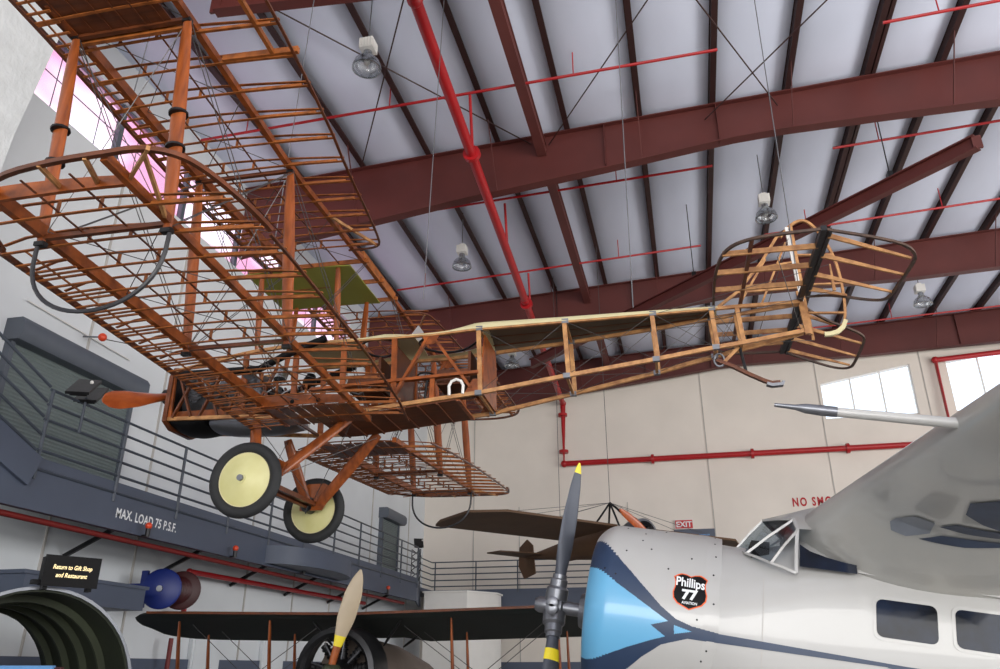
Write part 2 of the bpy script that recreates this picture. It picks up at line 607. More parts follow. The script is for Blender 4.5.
# ---- windows
def window(n, axis, a0, a1, z0, z1, pos, nm, pane_mat, gx=0, gz=0, heavy=()):
    m = MB()
    fr = 0.05

    def bx(u, z, du, dz, t=0.06):
        if axis == 'y':
            m.box((pos, u, z), (t, du, dz))
        else:
            m.box((u, pos, z), (du, t, dz))
    L = a1 - a0
    bx((a0 + a1) / 2, z0 + fr / 2, L, fr)
    bx((a0 + a1) / 2, z1 - fr / 2, L, fr)
    for i in range(nm + 1):
        u = a0 + L * i / nm
        bx(u, (z0 + z1) / 2, 0.11 if i in heavy else fr, z1 - z0, 0.1 if i in heavy else 0.06)
    for i in range(gx * nm):
        bx(a0 + L * (i + 0.5) / (gx * nm), (z0 + z1) / 2, 0.012, z1 - z0, 0.012)
    for i in range(gz):
        bx((a0 + a1) / 2, z0 + (z1 - z0) * (i + 1) / (gz + 1), L, 0.014, 0.014)
    f = struct(m.build('window_%d' % n, M_HOOD if axis == 'y' else M_WHITEP))
    for i in range(nm):
        q = MB()
        u0, u1 = a0 + L * i / nm, a0 + L * (i + 1) / nm
        if axis == 'y':
            q.box((pos - 0.03, (u0 + u1) / 2, (z0 + z1) / 2), (0.008, u1 - u0, z1 - z0))
        else:
            q.box(((u0 + u1) / 2, pos + 0.03, (z0 + z1) / 2), (u1 - u0, 0.008, z1 - z0))
        q.build('pane', pane_mat, f)


window(1, 'y', WY0, WY1, WB, WT, XL - 0.12, 6, M_PINK, gx=2, gz=1, heavy=(1, 2, 3, 4, 5))
window(2, 'x', EW[0][0], EW[0][1], 9.55, 11.4, YE + 0.1, 3, M_GLASSW)
window(3, 'x', EW[1][0], EW[1][1], 9.55, 11.8, YE + 0.1, 3, M_GLASSW)

# ---- roof bracing rods
rods = [((0.2, 10.3, 12.05), (-2.2, 14.05, 12.1)), ((0.8, 10.4, 12.15), (2.55, 13.95, 12.2)), ((3.4, 10.9, 12.2), (1.1, 13.95, 12.1)),
        ((-6.2, 9.3, 12.2), (-2.6, 14.0, 12.15)), ((-2.2, 6.6, 12.2), (-6.5, 13.9, 12.1))]
labs = ['thin dark brace rod rising to the top edge right of the brown ceiling strut',
        'thin brown diagonal brace rod on the ceiling above the joint of the big near beam',
        'thin brown diagonal brace rod at upper right, meeting its neighbour at the beam',
        'thin grey brace rod crossing the ceiling beside the nearest hanging lamp',
        'thin brace rod on the ceiling above the upper wing, sloping the other way']
for (a, b), lb in zip(rods, labs):
    tag(MB().tube([a, b], 0.014, 6).build('brace_rod', M_PURLIN), lb, 'rod')


# ---- sprinkler pipes
def pipe(pts, r, lb, mt=M_RED, n=12, name='sprinkler_pipe', flanges=(), drops=()):
    t = tag(bpy.data.objects.new(name, None), lb, 'pipe')
    COL.objects.link(t)
    P = [V(p) for p in pts]
    m = MB()
    m.tube(P, r, n)
    for p in P[1:-1]:
        m.sphere(p, r * 1.25, 12, 8)
    m.build('pipe_run', mt, t)
    for p, ax in flanges:
        MB().lathe([(r * 1.1, -r * .5), (r * 1.7, -r * .5), (r * 1.7, r * .5), (r * 1.1, r * .5)], p, ax, 16).build('coupling', mt, t)
    if drops:
        for p, h in drops:
            p = V(p)
            MB().tube([p, p + V(0, 0, h)], 0.012, 6).build('hanger', mt, t)
    return t


MAIN = pipe([(-3.1, -6, 10.75), (-3.25, 8.32, 10.75), (-3.73, 18.85, 10.75), (-4.15, 28.0, 10.75), (-4.17, 28.05, 6.47 * 1.41 - 2.6), (-4.17, 28.05, 8.43)][:4] + [(-4.17, 28.0, 8.45), (8.78, 28.0, 8.45), (8.78, 28.0, 11.35), (13.5, 28.0, 11.6)],
     0.1, 'thick bright red sprinkler main running under the roof and down the far wall',
     flanges=[((-3.42, 12.2, 10.75), (0, 1, 0)), ((-3.74, 19.1, 10.75), (0, 1, 0)), ((-4.17, 28, 10.3), (0, 0, 1)), ((-4.17, 28, 8.9), (0, 0, 1)), ((-1.0, 28, 8.45), (1, 0, 0)), ((2.4, 28, 8.45), (1, 0, 0)), ((5.5, 28, 8.45), (1, 0, 0))])
br = [((-9.3, 11.95, 11.9), (1.3, 11.8, 11.98), 'thin red sprinkler branch crossing the nearest roof bay'),
      ((-7.7, 19.6, 11.85), (1.0, 19.0, 11.9), 'thin red sprinkler branch behind the fuselage, across the middle roof bay'),
      ((-7.3, 15.75, 11.85), (1.25, 15.4, 11.92), 'thin red sprinkler branch just beyond the big near roof beam'),
      ((3.76, 15.3, 11.9), (13, 15.0, 12.1), 'thin red sprinkler branch at right, just beyond the big near roof beam'),
      ((4.07, 11.7, 11.9), (13, 11.5, 12.1), 'thin red sprinkler branch at the top right corner'),
      ((2.6, 18.8, 11.9), (13, 18.2, 12.1), 'thin red sprinkler branch at right, above the tailplane'),
      ((3.0, 25.6, 11.9), (13, 25.2, 12.1), 'thin red sprinkler branch at right, in the furthest roof bay')]
for a, b, lb in br:
    A, B = V(a), V(b)
    pipe([A, B], 0.028, lb, n=8, drops=[(A.lerp(B, t), 0.55) for t in (0.1, 0.4, 0.75)])
# risers from the main to the branches
for y, z0, zt in ((11.9, 10.8, 11.95), (15.7, 10.8, 11.85), (19.4, 10.8, 11.87)):
    x = -3.4 - (y - 12) * 0.045
    MB().tube([(x + 0.0, y + 0.25, z0), (x + 0.0, y, zt - .03)], 0.03, 8).build('riser', M_RED, MAIN)


# ---- high bay lamps
def lamp(x, y, z, lb, first=[None]):
    if first[0] is None:
        t = thing('hanging_lamp', lb, 'lamp', (x, y, z), group='round glass high bay lamps')
        m = MB()
        m.box((0, 0, 0.34), (0.24, 0.24, 0.2)).box((0, 0, 0.47), (0.12, 0.12, 0.06))
        for k in range(5):
            m.box((-0.1 + 0.05 * k, 0.125, 0.34), (0.012, 0.02, 0.18)).box((-0.1 + 0.05 * k, -0.125, 0.34), (0.012, 0.02, 0.18))
        m.build('ballast_box', M_WHITEP, t)
        MB().lathe([(0.05, 0.24), (0.075, 0.22), (0.075, 0.14), (0.1, 0.11), (0.11, 0.07)], (0, 0, 0), (0, 0, 1), 16).build('lamp_neck', M_ALU, t)
        MB().lathe([(0.1, 0.1), (0.16, 0.06), (0.21, 0.0), (0.235, -0.08), (0.235, -0.13), (0.2, -0.15), (0.2, -0.14), (0.222, -0.12), (0.222, -0.08), (0.2, 0.0), (0.15, 0.05), (0.1, 0.085)], (0, 0, 0), (0, 0, 1), 28, capends=False).build('glass_refractor', M_LAMPG, t)
        MB().lathe([(0.235, -0.11), (0.245, -0.12), (0.245, -0.145), (0.23, -0.15)], (0, 0, 0), (0, 0, 1), 28, capends=False).build('rim', M_ALU, t)
        MB().lathe([(0.02, 0.12), (0.03, 0.08), (0.05, 0.02), (0.05, -0.03), (0.02, -0.07)], (0, 0, 0), (0, 0, 1), 14).build('bulb', M_WHITEP, t)
        MB().tube([(0, 0, 0.5), (0, 0, roof(x) - z + .1)], 0.012, 6).build('hanging_rod', M_WIREL, t)
        first[0] = t
        return t
    src = first[0]
    t = src.copy()
    COL.objects.link(t)
    t.location = (x, y, z)
    t['label'] = lb
    for ch in list(src.children):
        c = ch.copy()
        COL.objects.link(c)
        c.parent = t
    return t


lamp(-4.56, 9.64, 11.0, 'clear round hanging lamp nearest the camera, above the upper wing')
lamp(-4.93, 16.83, 11.0, 'clear round hanging lamp under the roof left of the red main, behind the wing root')
lamp(2.33, 16.16, 11.0, 'clear round hanging lamp just above the tail framework')
lamp(6.88, 21.88, 11.0, 'clear round hanging lamp at right, over the far wall window')
lamp(-5.21, 23.97, 11.0, 'clear round hanging lamp seen through the bare fuselage')


# ---- spreader beams that carry the hanging aeroplane
def hoist(p, q, lb, ends):
    t = thing('spreader_beam', lb, 'beam')
    m = MB()
    P, Q = V(p), V(q)
    d, x, y = m.frame(P, Q, (0, 0, 1))
    m.bar(P, Q, 0.03, 0.26)
    m.bar(P + V(0, 0, .13), Q + V(0, 0, .13), 0.17, 0.03)
    m.bar(P - V(0, 0, .13), Q - V(0, 0, .13), 0.17, 0.03)
    m.box(P, (0.16, 0.04, 0.26))
    m.build('girder', M_REDDARK if 0 else M_STEEL, t)
    for e in ends:
        q_ = MB()
        c = P.lerp(Q, e)
        q_.box((c.x, c.y, c.z + .2), (0.1, 0.16, 0.14))
        q_.tube([(c.x, c.y, c.z + .2), (c.x, c.y, roof(c.x) - .05)], 0.012, 6)
        q_.build('clamp', M_DARKMET, t)


hoist((5.7, 13.4, 10.35), (-4.3, 22.6, 10.35), 'long dark red spreader beam hanging at a slant behind the tail', (0.12, 0.5, 0.9))
hoist((-5.95, 7.45, 10.4), (-1.0, 7.9, 10.4), 'dark red spreader beam hanging over the upper wing at the top edge', (0.3, 0.9))


# ================================================================== THE UNCOVERED BIPLANE (hung from the roof)
BI = thing('biplane', 'large uncovered wooden biplane framework hanging from the hangar roof', 'aeroplane', (-4.008, 7.672, 3.9), (-0.002, 0.006, 0.03))
XLE, XTE = -0.38, 1.52
CH = XTE - XLE


def lerp_tab(tab, y):
    for (a, za), (b, zb) in zip(tab[:-1], tab[1:]):
        if a <= y <= b:
            return za + (zb - za) * (y - a) / (b - a)
    return tab[-1][1] if y > tab[-1][0] else tab[0][1]


ZU = [(0, 1.85), (0.8, 1.83), (2.3, 1.80), (4.03, 1.93), (6.4, 2.04)]
zlow = lambda y: 0.057 * abs(y)
zupp = lambda y: lerp_tab(ZU, abs(y))


def zl(x):
    u = max(0, min(1, (x - XLE) / CH))
    return 0.035 * math.sin(PI * u) - 0.02


def zt(x):
    u = max(0, min(1, (x - XLE) / CH))
    return 0.33 * (math.sqrt(u) - u) + 0.016 + 0.02 * math.sin(PI * u)


def rib_mesh(y, zb, dx, xa, xb, solid_tail=True):
    # two cap strips, small uprights, and a solid tapered tail behind the rear spar
    m = MB()
    n = 12
    X = [xa + (xb - xa) * i / n for i in range(n + 1)]
    low = [(x + dx, y, zb + zl(x)) for x in X]
    up = [(x + dx, y, zb + max(zt(x), zl(x) + .012)) for x in X]
    m.strip(low, 0.022, 0.008)
    m.strip(up, 0.022, 0.008)
    for x in (0.28, 0.58):
        if xa + .05 < x < xb - .1:
            a, b = zb + zl(x), zb + zt(x)
            m.bar((x + dx, y, a), (x + dx, y, b), 0.01, 0.022, up=(1, 0, 0))
    if solid_tail and xb > 1.1:
        xs_ = [x for x in (0.93, 1.0, 1.1, 1.2, 1.3, 1.38) if x < xb - .1] + [xb - .06]
        vs = []
        for x in xs_:
            for s_ in (-1, 1):
                k = (zt(x) - zl(x)) * (0.2 if x > 1.2 else .12)
                vs += [(x + dx, y + s_ * .012, zb + zl(x) - .001), (x + dx, y + s_ * .012, zb + zl(x) + .02)]
        fs = []
        for i in range(len(xs_) - 1):
            a = 4 * i
            b = a + 4
            fs += [(a, b, b + 1, a + 1), (a + 2, a + 3, b + 3, b + 2), (a, a + 2, b + 2, b), (a + 1, b + 1, b + 3, a + 3)]
        m.add(vs, fs)
    return m


def smooth(P, n=2):
    for _ in range(n):
        Q = [P[0]]
        for a, b in zip(P[:-1], P[1:]):
            Q.append(tuple(x * .75 + y * .25 for x, y in zip(a, b)))
            Q.append(tuple(x * .25 + y * .75 for x, y in zip(a, b)))
        Q.append(P[-1])
        P = Q
    return P


def wing(side, upper):
    s = -1 if side == 'port' else 1
    zz = zupp if upper else zlow
    dx = -0.168 if upper else 0.0
    yr = 0.5 if upper else 0.4
    yt = 6.2 if upper else 4.68
    nm = ('upper' if upper else 'lower')
    m = MB()
    P = lambda x, y, dz=0: (x + dx, s * y, zz(y) + dz)
    # trailing edge and tip bow as one steamed strip
    if upper:
        te = [(0.86, .82), (1.1, .83), (1.22, .88), (1.27, 1.0), (1.34, 1.5), (1.43, 2.3), (1.5, 2.9), (1.56, 4.1), (1.57, 5.2)]
        bow = [(1.56, 5.6), (1.46, 5.95), (1.2, 6.15), (.9, 6.2), (.4, 6.15), (0, 5.98), (-.28, 5.7), (-.38, 5.3)]
    else:
        te = [(1.33, .42), (1.42, 1.0), (1.49, 2.0), (1.51, 2.8), (1.52, 3.5)]
        bow = [(1.515, 3.87), (1.49, 4.13), (1.42, 4.45), (1.33, 4.62), (1.15, 4.7), (.92, 4.69), (.58, 4.68), (.2, 4.63), (-.05, 4.5), (-.25, 4.25), (-.36, 3.95)]
    nose = -.2 if upper else XLE
    if upper:
        bow = [(max(x, -.19), y) for x, y in bow]
        m.strip([P(x, y, zl(x)) for x, y in smooth(te + bow[:1], 1)], 0.022, 0.014)
        m.strip([P(x, y, .02) for x, y in smooth(bow)], 0.035, 0.03)
    else:
        m.strip([P(x, y, zl(x)) for x, y in te + bow[:1]], 0.022, 0.014)
        sb = smooth(bow)
        m.strip([P(x, y, .01 + .03 * math.sin(PI * i / (len(sb) - 1))) for i, (x, y) in enumerate(sb)], 0.032, 0.028)
    yl = bow[-1][1]
    m.strip([P(nose + .005, yr + (yl - yr) * i / 12, .0) for i in range(13)], 0.03, 0.035)
    W = m.build('%s_wing' % nm, M_WOODD, BI)
    W.name = nm + '_wing'
    # spars
    for nmx, x0, hw in (('front_spar', 0.0, .055), ('rear_spar', 0.9, .045)):
        yend = (4.66 if not upper else 6.05) if x0 > .5 else (4.5 if not upper else 5.95)
        q = MB()
        ys = [yr + (yend - yr) * i / 14 for i in range(15)]
        h = (zt(x0) - zl(x0)) * .78
        q.strip([P(x0, y, (zt(x0) + zl(x0)) / 2) for y in ys], hw, h)
        q.build(nmx, M_WOOD, W)
        if not upper or True:
            pass
    # aileron spar / light intermediate stringers
    if upper:
        q = MB()
        q.strip([P(1.37, y, zl(1.37) + .02) for y in (3.64, 4.5, 5.4, 6.0)], 0.03, 0.04)
        q.build('aileron_spar', M_WOODR, W)
        q = MB()
        q.bar(P(.96, 3.64, .03), P(1.57, 3.64, .01), .035, .05)
        q.build('aileron_end_rib', M_WOODR, W)
    # ribs
    ys = []
    y = yr + (.25 if not upper else .42)
    while y < yt - .25:
        ys.append(round(y, 3))
        y += 0.3
    for i, y in enumerate(ys):
        xb = XTE
        xa = nose + .01
        tl = te + bow
        # find the trailing edge and the bow at this y
        for (xa_, ya), (xb_, yb) in zip(tl[:-1], tl[1:]):
            if xa_ > .9 and xb_ > .9 and min(ya, yb) <= y <= max(ya, yb) and ya != yb:
                xb = xa_ + (xb_ - xa_) * (y - ya) / (yb - ya)
                break
        for (xa_, ya), (xb_, yb) in zip(bow[:-1], bow[1:]):
            if xa_ < .6 and min(ya, yb) <= y <= max(ya, yb) and ya != yb:
                xa = xa_ + (xb_ - xa_) * (y - ya) / (yb - ya)
        rib_mesh(s * y, zz(y), dx, xa, xb).build('rib', M_WOODR, W)
    # solid compression ribs
    comp = [4.03, 2.33] if True else []
    if not upper:
        comp.append(4.44)
    for y in comp:
        q = MB()
        if y != 4.44:
            q.bar(P(.02, y, zl(.1) + .01), P(.88, y, zl(.8) + .01), .035, .03)
            q.build('compression_rib', M_WOODD, W)
            continue
        hx_ = [0.02, .2, .45, .7, .88]
        th = .012 if y != 4.44 else .014
        lo = [(x, zl(x) + .004) for x in hx_]
        hi = [(x, zt(x) - .004) for x in reversed(hx_)]
        q.prism(lo + hi, th * 2, lambda u, v_, w_: (u + dx, s * y - th + w_, zz(y) + v_))
        q.build('compression_rib', M_WOOD, W)
    # nose riblets between the ribs (pattern of the nose)
    q = MB()
    y = yr + .1
    while y < yl - .05:
        X = [nose + (0 - nose) * k / 4 for k in range(5)]
        q.strip([P(x, y, zl(x)) for x in X], 0.02, 0.01)
        y += 0.1
    q.strip([P(nose * .5, yr + (yl - yr) * i / 10, zl(nose * .5)) for i in range(11)], 0.012, 0.01)
    nr = q.build('nose_riblets', M_WOODR, W)
    nr['kind'] = 'stuff'
    # light stringers running spanwise between the spars
    for x in (.3, .62):
        MB().strip([P(x, yr + (yt - .1 - yr) * i / 12, zl(x) + .012) for i in range(13)], 0.012, 0.008).build('stringer', M_WOODD, W)
    # tip diagonals
    if not upper:
        for a, b in (((.9, 4.44), (1.2, 4.7)), ((1.15, 4.69), (.92, 4.1)), ((.0, 4.44), (.12, 4.62)), ((.45, 4.44), (.5, 4.68)), ((.7, 4.44), (.8, 4.69))):
            MB().bar(P(a[0], a[1], .05), P(b[0], b[1], .03), .02, .03).build('tip_brace', M_WOODT, W)
    else:
        if True:
            q = MB()
            q.bar(P(.9, 1.55, .04), P(1.2, .9, .0), .018, .03)
            q.build('root_brace', M_WOODT, W)
            # drag wires
    bays = [(0.5, 1.4), (1.4, 2.33), (2.33, 3.2), (3.2, 4.03)] + ([(4.03, 5.0), (5.0, 5.9)] if upper else [])
    for a, b in bays:
        q = MB()
        q.tube([P(.03, a, .06), P(.87, b, .05)], .0035, 5)
        q.tube([P(.87, a, .05), P(.03, b, .06)], .0035, 5)
        q.build('drag_wire_pair', M_WIRE, W)
    return W


WINGS = {}
for sd in ('port', 'starboard'):
    for up in (False, True):
        WINGS[(sd, up)] = wing(sd, up)

for sd, s in (('port', -1), ('starboard', 1)):
    W = WINGS[(sd, False)]
    q = MB()
    for k in range(7):
        x = .03 + k * .125
        q.box((x + .06, s * .7, zlow(.7) + zl(x) + .004), (.105, .56, .012))
    q.build('wing_walk_planking', M_WOODD, W)
    q = MB()
    lo = [(x, zl(x) - .004) for x in (.0, .3, .6, .9)]
    q.prism(lo + [(x, zt(x)) for x in (.9, .6, .3, 0)], .016, lambda u, v_, w_: (u, s * 1.0 - .008 + w_, zlow(1.0) + v_))
    for x in (.33, .6):
        q.lathe([(.022, -.011), (.022, .011)], (x, s * 1.0, zlow(1) + .04), (0, 1, 0), 12, mi=1)
    q.build('root_rib', [M_WOOD, M_BLACK], W)

# plywood panel between the spars outboard of the near outer struts
q = MB()
q.box((0.19, -4.36, zupp(4.3) + .02), (0.84, 0.74, 0.012))
for k in range(6):
    q.box((-0.15 + k * .14, -4.36, zupp(4.3) + .012), (.012, .74, .01))
q.build('plywood_panel', M_WOODP, WINGS[('port', True)])
q = MB()
q.bar((-.17, -3.98, zupp(4) + .04), (.73, -3.98, zupp(4) + .04), .03, .1)
q.build('panel_edge', M_WOODR, WINGS[('port', True)])

# centre section
m = MB()
for x0, hw in ((-.168, .05), (.732, .045)):
    m.bar((x0, -.55, 1.92), (x0, .55, 1.92), hw, .11)
for y in (-.5, 0, .5):
    m.bar((-.66, y, 1.87), (.8, y, 1.88), .02, .05)
m.bar((-.6, -.5, 1.86), (-.6, .5, 1.86), .03, .04)
CS = m.build('centre_section', M_WOODR, BI)
m = MB()
n = 10
vs = []
for i in range(n + 1):
    x = -.68 + 1.26 * i / n
    for y in (-.5, .5):
        z = 1.845 + .02 * math.sin(PI * i / n)
        vs += [(x, y, z), (x, y, z - .012)]
fs = []
for i in range(n):
    a = 4 * i
    b = a + 4
    fs += [(a, a + 2, b + 2, b), (a + 1, b + 1, b + 3, a + 3), (a, b, b + 1, a + 1), (a + 2, a + 3, b + 3, b + 2)]
fs += [(0, 1, 3, 2), (4 * n, 4 * n + 2, 4 * n + 3, 4 * n + 1)]
m.add(vs, fs)
m.build('green_underside_panel', M_GREENF, CS, label='olive green covered panel')

# interplane struts
for s in (-1, 1):
    for y in (2.33, 4.03):
        for x in (0, .9):
            p = (x, s * y, zlow(y) - .02)
            q_ = (x - .168, s * y, zupp(y) + .01)
            st = MB().ell(p, q_, .026, .056, up=(1, 0, 0)).build('interplane_strut', M_STRUT, BI)
            MB().box(V(p) + V(0, 0, -.01), (.07, .045, .03)).build('end_fitting', M_DARKMET, st)
            MB().box(q_, (.06, .045, .03)).build('end_fitting', M_DARKMET, st)
            if s == -1 and y == 4.03:
                for t in (.36, .52):
                    g = MB()
                    c = V(p).lerp(V(q_), t)
                    g.lathe([(.062, -.008), (.064, -.008), (.064, .008), (.062, .008)], c, V(q_) - V(p), 12)
                    g.build('strut_binding', M_DARKMET, st)
# cabane struts
for s in (-1, 1):
    for x, xb in ((-.5, -.5), (.42, .44)):
        MB().ell((xb, s * .36, .96), (x, s * .46, 1.86), .022, .04, up=(1, 0, 0)).build('cabane_strut', M_STRUT, BI)
# flying and landing wires
for s in (-1, 1):
    for x in (0, .9):
        xt = x - .168
        for (ya, za), (yb, zb) in (((.4, .05), (2.33, zupp(2.33))), ((2.33, zlow(2.33)), (4.03, zupp(4.03))), ((2.33, zupp(2.33)), (4.03, zlow(4.03))), ((.46, 1.86), (2.33, zlow(2.33)))):
            q = MB()
            up1 = za > 1
            a = V(xt if up1 else x, s * ya, za)
            b = V(xt if not up1 else x, s * yb, zb)
            q.tube([a, b], .004, 5)
            q.tube([a + V(.03, 0, 0), b + V(.03, 0, 0)], .004, 5)
            q.build('bracing_wire_pair', M_WIRE, BI)
    for y in (2.33, 4.03):
        q = MB()
        q.tube([(0, s * y, zlow(y)), (.732, s * y, zupp(y))], .0035, 5)
        q.tube([(.9, s * y, zlow(y)), (-.168, s * y, zupp(y))], .0035, 5)
        q.build('incidence_wire_pair', M_WIRE, BI)

# wing skid hoops
for s in (-1, 1):
    pts = []
    for i in range(25):
        t = PI * i / 24
        pts.append((.45 - .47 * math.cos(t), s * 4.03, .14 - .45 * math.sin(t) ** .8))
    pts = [(-.02, s * 4.03, .22)] + pts + [(.92, s * 4.03, .22)]
    h = MB().tube(pts, .014, 8, up=(0, 1, 0)).build('skid_hoop', M_HOOP, BI)

# ---- fuselage framework
UPL = [(-1.55, .78), (-.6, .93), (0, .98), (1.5, .98), (2.02, 1.01), (2.94, 1.05), (3.84, 1.10), (4.44, 1.14), (4.68, 1.155), (5.34, 1.19)]
LOL = [(-1.55, .23), (-.6, .19), (0, .15), (.55, .15), (1.04, .2), (2.05, .3), (2.95, .45), (3.85, .6), (4.43, .71), (4.68, .75), (5.34, .87)]
HWL = [(-1.55, .30), (-.6, .36), (0, .37), (2.0, .36), (2.95, .29), (3.85, .2), (4.44, .13), (4.68, .1), (5.34, .025)]
zu = lambda x: lerp_tab(UPL, x)
zlo = lambda x: lerp_tab(LOL, x)
hw_ = lambda x: lerp_tab(HWL, x)
FU = MB()
FU.bar((5.36, 0, .84), (5.33, 0, 1.32), .035, .05, up=(1, 0, 0))
FU = FU.build('fuselage_frame', M_WOODT, BI)
xs_ = [-1.55 + 6.87 * i / 40 for i in range(41)]
for s in (-1, 1):
    MB().strip([(x, s * hw_(x), zu(x)) for x in xs_], .035, .035).build('upper_longeron', M_WOODT, FU)
    MB().strip([(x, s * hw_(x), zlo(x)) for x in xs_], .035, .04).build('lower_longeron', M_WOODT, FU)
stn = [-1.5, -.6, 0, .55, 1.12, 2.04, 2.94, 3.84, 4.44, 4.70]
for x in stn:
    for s in (-1, 1):
        MB().bar((x + .02, s * hw_(x), zlo(x)), (x - .01, s * hw_(x), zu(x)), .03, .045 if x > 2 else .06, up=(1, 0, 0)).build('upright', M_WOODT if x > 1.5 else M_WOOD, FU)
    MB().bar((x, -hw_(x), zlo(x)), (x, hw_(x), zlo(x)), .028, .028).build('cross_member', M_WOODT if x > 2 else M_WOODD, FU)
    if x > 2:
        MB().bar((x, -hw_(x), zu(x)), (x, hw_(x), zu(x)), .025, .025).build('cross_member', M_WOODT, FU)
for s in (-1, 1):
    # cockpit V braces, mid rail
    y = s * .365
    MB().bar((1.48, y, .95), (1.10, y, .24), .03, .05, up=(0, 1, 0)).build('diagonal_brace', M_WOOD, FU)
    MB().bar((1.54, y, .95), (1.96, y, .36), .03, .05, up=(0, 1, 0)).build('diagonal_brace', M_WOOD, FU)
    MB().bar((.2, y, .44), (2.04, y, .52), .03, .07, up=(0, 1, 0)).build('mid_rail', M_WOOD, FU)
    q = MB()
    q.prism([(-.1, 0), (.1, 0), (.05, -.12), (-.05, -.12)], .012, lambda u, v_, w_: (1.51 + u, y - .006 + w_, .99 + v_))
    q.build('gusset', M_WOOD, FU)
    q = MB()
    q.prism([(-.12, 0), (.06, 0), (.06, .14), (-.04, .14)], .012, lambda u, v_, w_: (2.02 + u, y - .006 + w_, .31 + v_))
    q.build('gusset', M_WOOD, FU)
    MB().bar((1.55, y, .27), (1.55, y, .48), .025, .05, up=(1, 0, 0)).build('upright', M_WOOD, FU)
    # wire bracing in the rear bays
    for a, b in zip(stn[5:-1], stn[6:]):
        q = MB()
        q.tube([(a, s * hw_(a), zu(a)), (b, s * hw_(b), zlo(b))], .003, 5)
        q.tube([(a, s * hw_(a), zlo(a)), (b, s * hw_(b), zu(b))], .003, 5)
        q.build('bracing_wire_pair', M_WIRE, FU)
    for x in stn[5:9]:
        q = MB()
        for z in (zlo(x), zu(x)):
            q.box((x, s * hw_(x), z), (.07, .045, .05))
        q.build('corner_fitting_pair', M_STEELG, FU)
for a, b in zip(stn[5:-1], stn[6:]):
    q = MB()
    q.tube([(a, -hw_(a), zlo(a)), (b, hw_(b), zlo(b))], .003, 5)
    q.tube([(a, hw_(a), zlo(a)), (b, -hw_(b), zlo(b))], .003, 5)
    q.build('bracing_wire_pair', M_WIRE, FU)
# floor under the cockpits and belly
q = MB()
xa = [.3 + 1.5 * i / 8 for i in range(9)]
q.strip([(x, 0, zlo(x) - .03) for x in xa], .70, .014)
for k in range(7):
    x = .4 + k * .2
    q.bar((x, -.35, zlo(x) - .045), (x, .35, zlo(x) - .045), .02, .014)
q.build('belly_floor', M_WOODP, FU)
q = MB()
q.bar((1.82, -.34, .24), (1.82, .34, .24), .04, .02)
q.build('floor_end_batten', M_WOOD, FU)
# bulkhead and seats
q = MB()
q.prism([(-.34, .3), (.34, .3), (.34, .8), (.26, .98), (-.26, .98), (-.34, .8)], .012, lambda u, v_, w_: (2.07 + w_, u, v_ + 0.0))
bk = q.build('rear_bulkhead', M_WOOD, FU)
q = MB()
q.prism([(-.34, .35), (.34, .35), (.34, .9), (-.34, .9)], .012, lambda u, v_, w_: (1.12 + w_, u, v_))
q.build('instrument_board', M_WOODD, FU)
for x in (.72, 1.72):
    q = MB()
    q.box((x, 0, .48), (.34, .42, .03))
    q.box((x + .18, 0, .66), (.03, .42, .34))
    q.box((x, -.21, .56), (.34, .02, .14)).box((x, .21, .56), (.34, .02, .14))
    q.build('seat', M_WOODP, FU)
q = MB()
q.tube([(1.35, 0, .25), (1.38, 0, .62)], .014, 8)
q.tube([(1.38 + .0 + .10 * math.cos(t), .10 * math.sin(t) * 1.4, .64) for t in [2 * PI * i / 16 for i in range(16)]], .01, 6, closed=True)
q.build('control_wheel', M_DARKMET, FU)
# step handle ring near the lower longeron
q = MB()
q.tube([(1.74, -.385, .28), (1.735, -.385, .38), (1.76, -.385, .43), (1.81, -.385, .45), (1.86, -.385, .43), (1.885, -.385, .38), (1.88, -.385, .29)], .016, 8, up=(0, 1, 0))
q.build('grab_ring', M_WHITEP, FU)

# cream top decking with two cockpit openings (thin shell of real thickness)
def deck_h(x):
    return lerp_tab([(-.1, .02), (.6, .03), (1.0, .11), (1.3, .05), (1.7, .06), (2.0, .15), (2.9, .11), (3.8, .075), (4.5, .035)], x)


def deck(x0, x1, tmin=0.0, tmax=1.0):
    m = MB()
    nx = max(3, int((x1 - x0) / .08))
    nt = 12
    rings = []
    for i in range(nx + 1):
        x = x0 + (x1 - x0) * i / nx
        outer, inner = [], []
        for k in range(nt + 1):
            t = PI * (tmin + (tmax - tmin) * k / nt)
            h, hw = deck_h(x) + .012, hw_(x) + .025
            outer.append((x, -hw * math.cos(t), zu(x) + h * math.sin(t)))
            inner.append((x, -(hw - .01) * math.cos(t), zu(x) + (h - .01) * math.sin(t)))
        rings.append(outer + inner[::-1])
    m.loft(rings)
    return m


DK = deck(-.1, .62).build('top_decking', M_CREAMF, BI)
deck(.98, 1.28).build('decking_section', M_CREAMF, DK)
deck(1.98, 4.5).build('decking_section', M_CREAMF, DK)
for a, b in ((.62, .98), (1.28, 1.98)):
    deck(a, b, 0, .2).build('decking_section', M_CREAMF, DK)
    deck(a, b, .8, 1).build('decking_section', M_CREAMF, DK)
for a, b in ((.62, .98), (1.28, 1.98)):
    pts = []
    for i in range(28):
        t = 2 * PI * i / 28
        xc, rx = (a + b) / 2, (b - a) / 2
        x = xc + rx * math.cos(t)
        yy = .25 * math.sin(t)
        hh = deck_h(max(a, min(b, x)))
        pts.append((x, yy, zu(x) + hh * (1 - abs(yy) / .6)))
    MB().tube(pts, .014, 8, closed=True).build('cockpit_coaming', M_DARKMET, DK)
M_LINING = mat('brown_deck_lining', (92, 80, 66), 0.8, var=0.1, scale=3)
m = MB()
rings = []
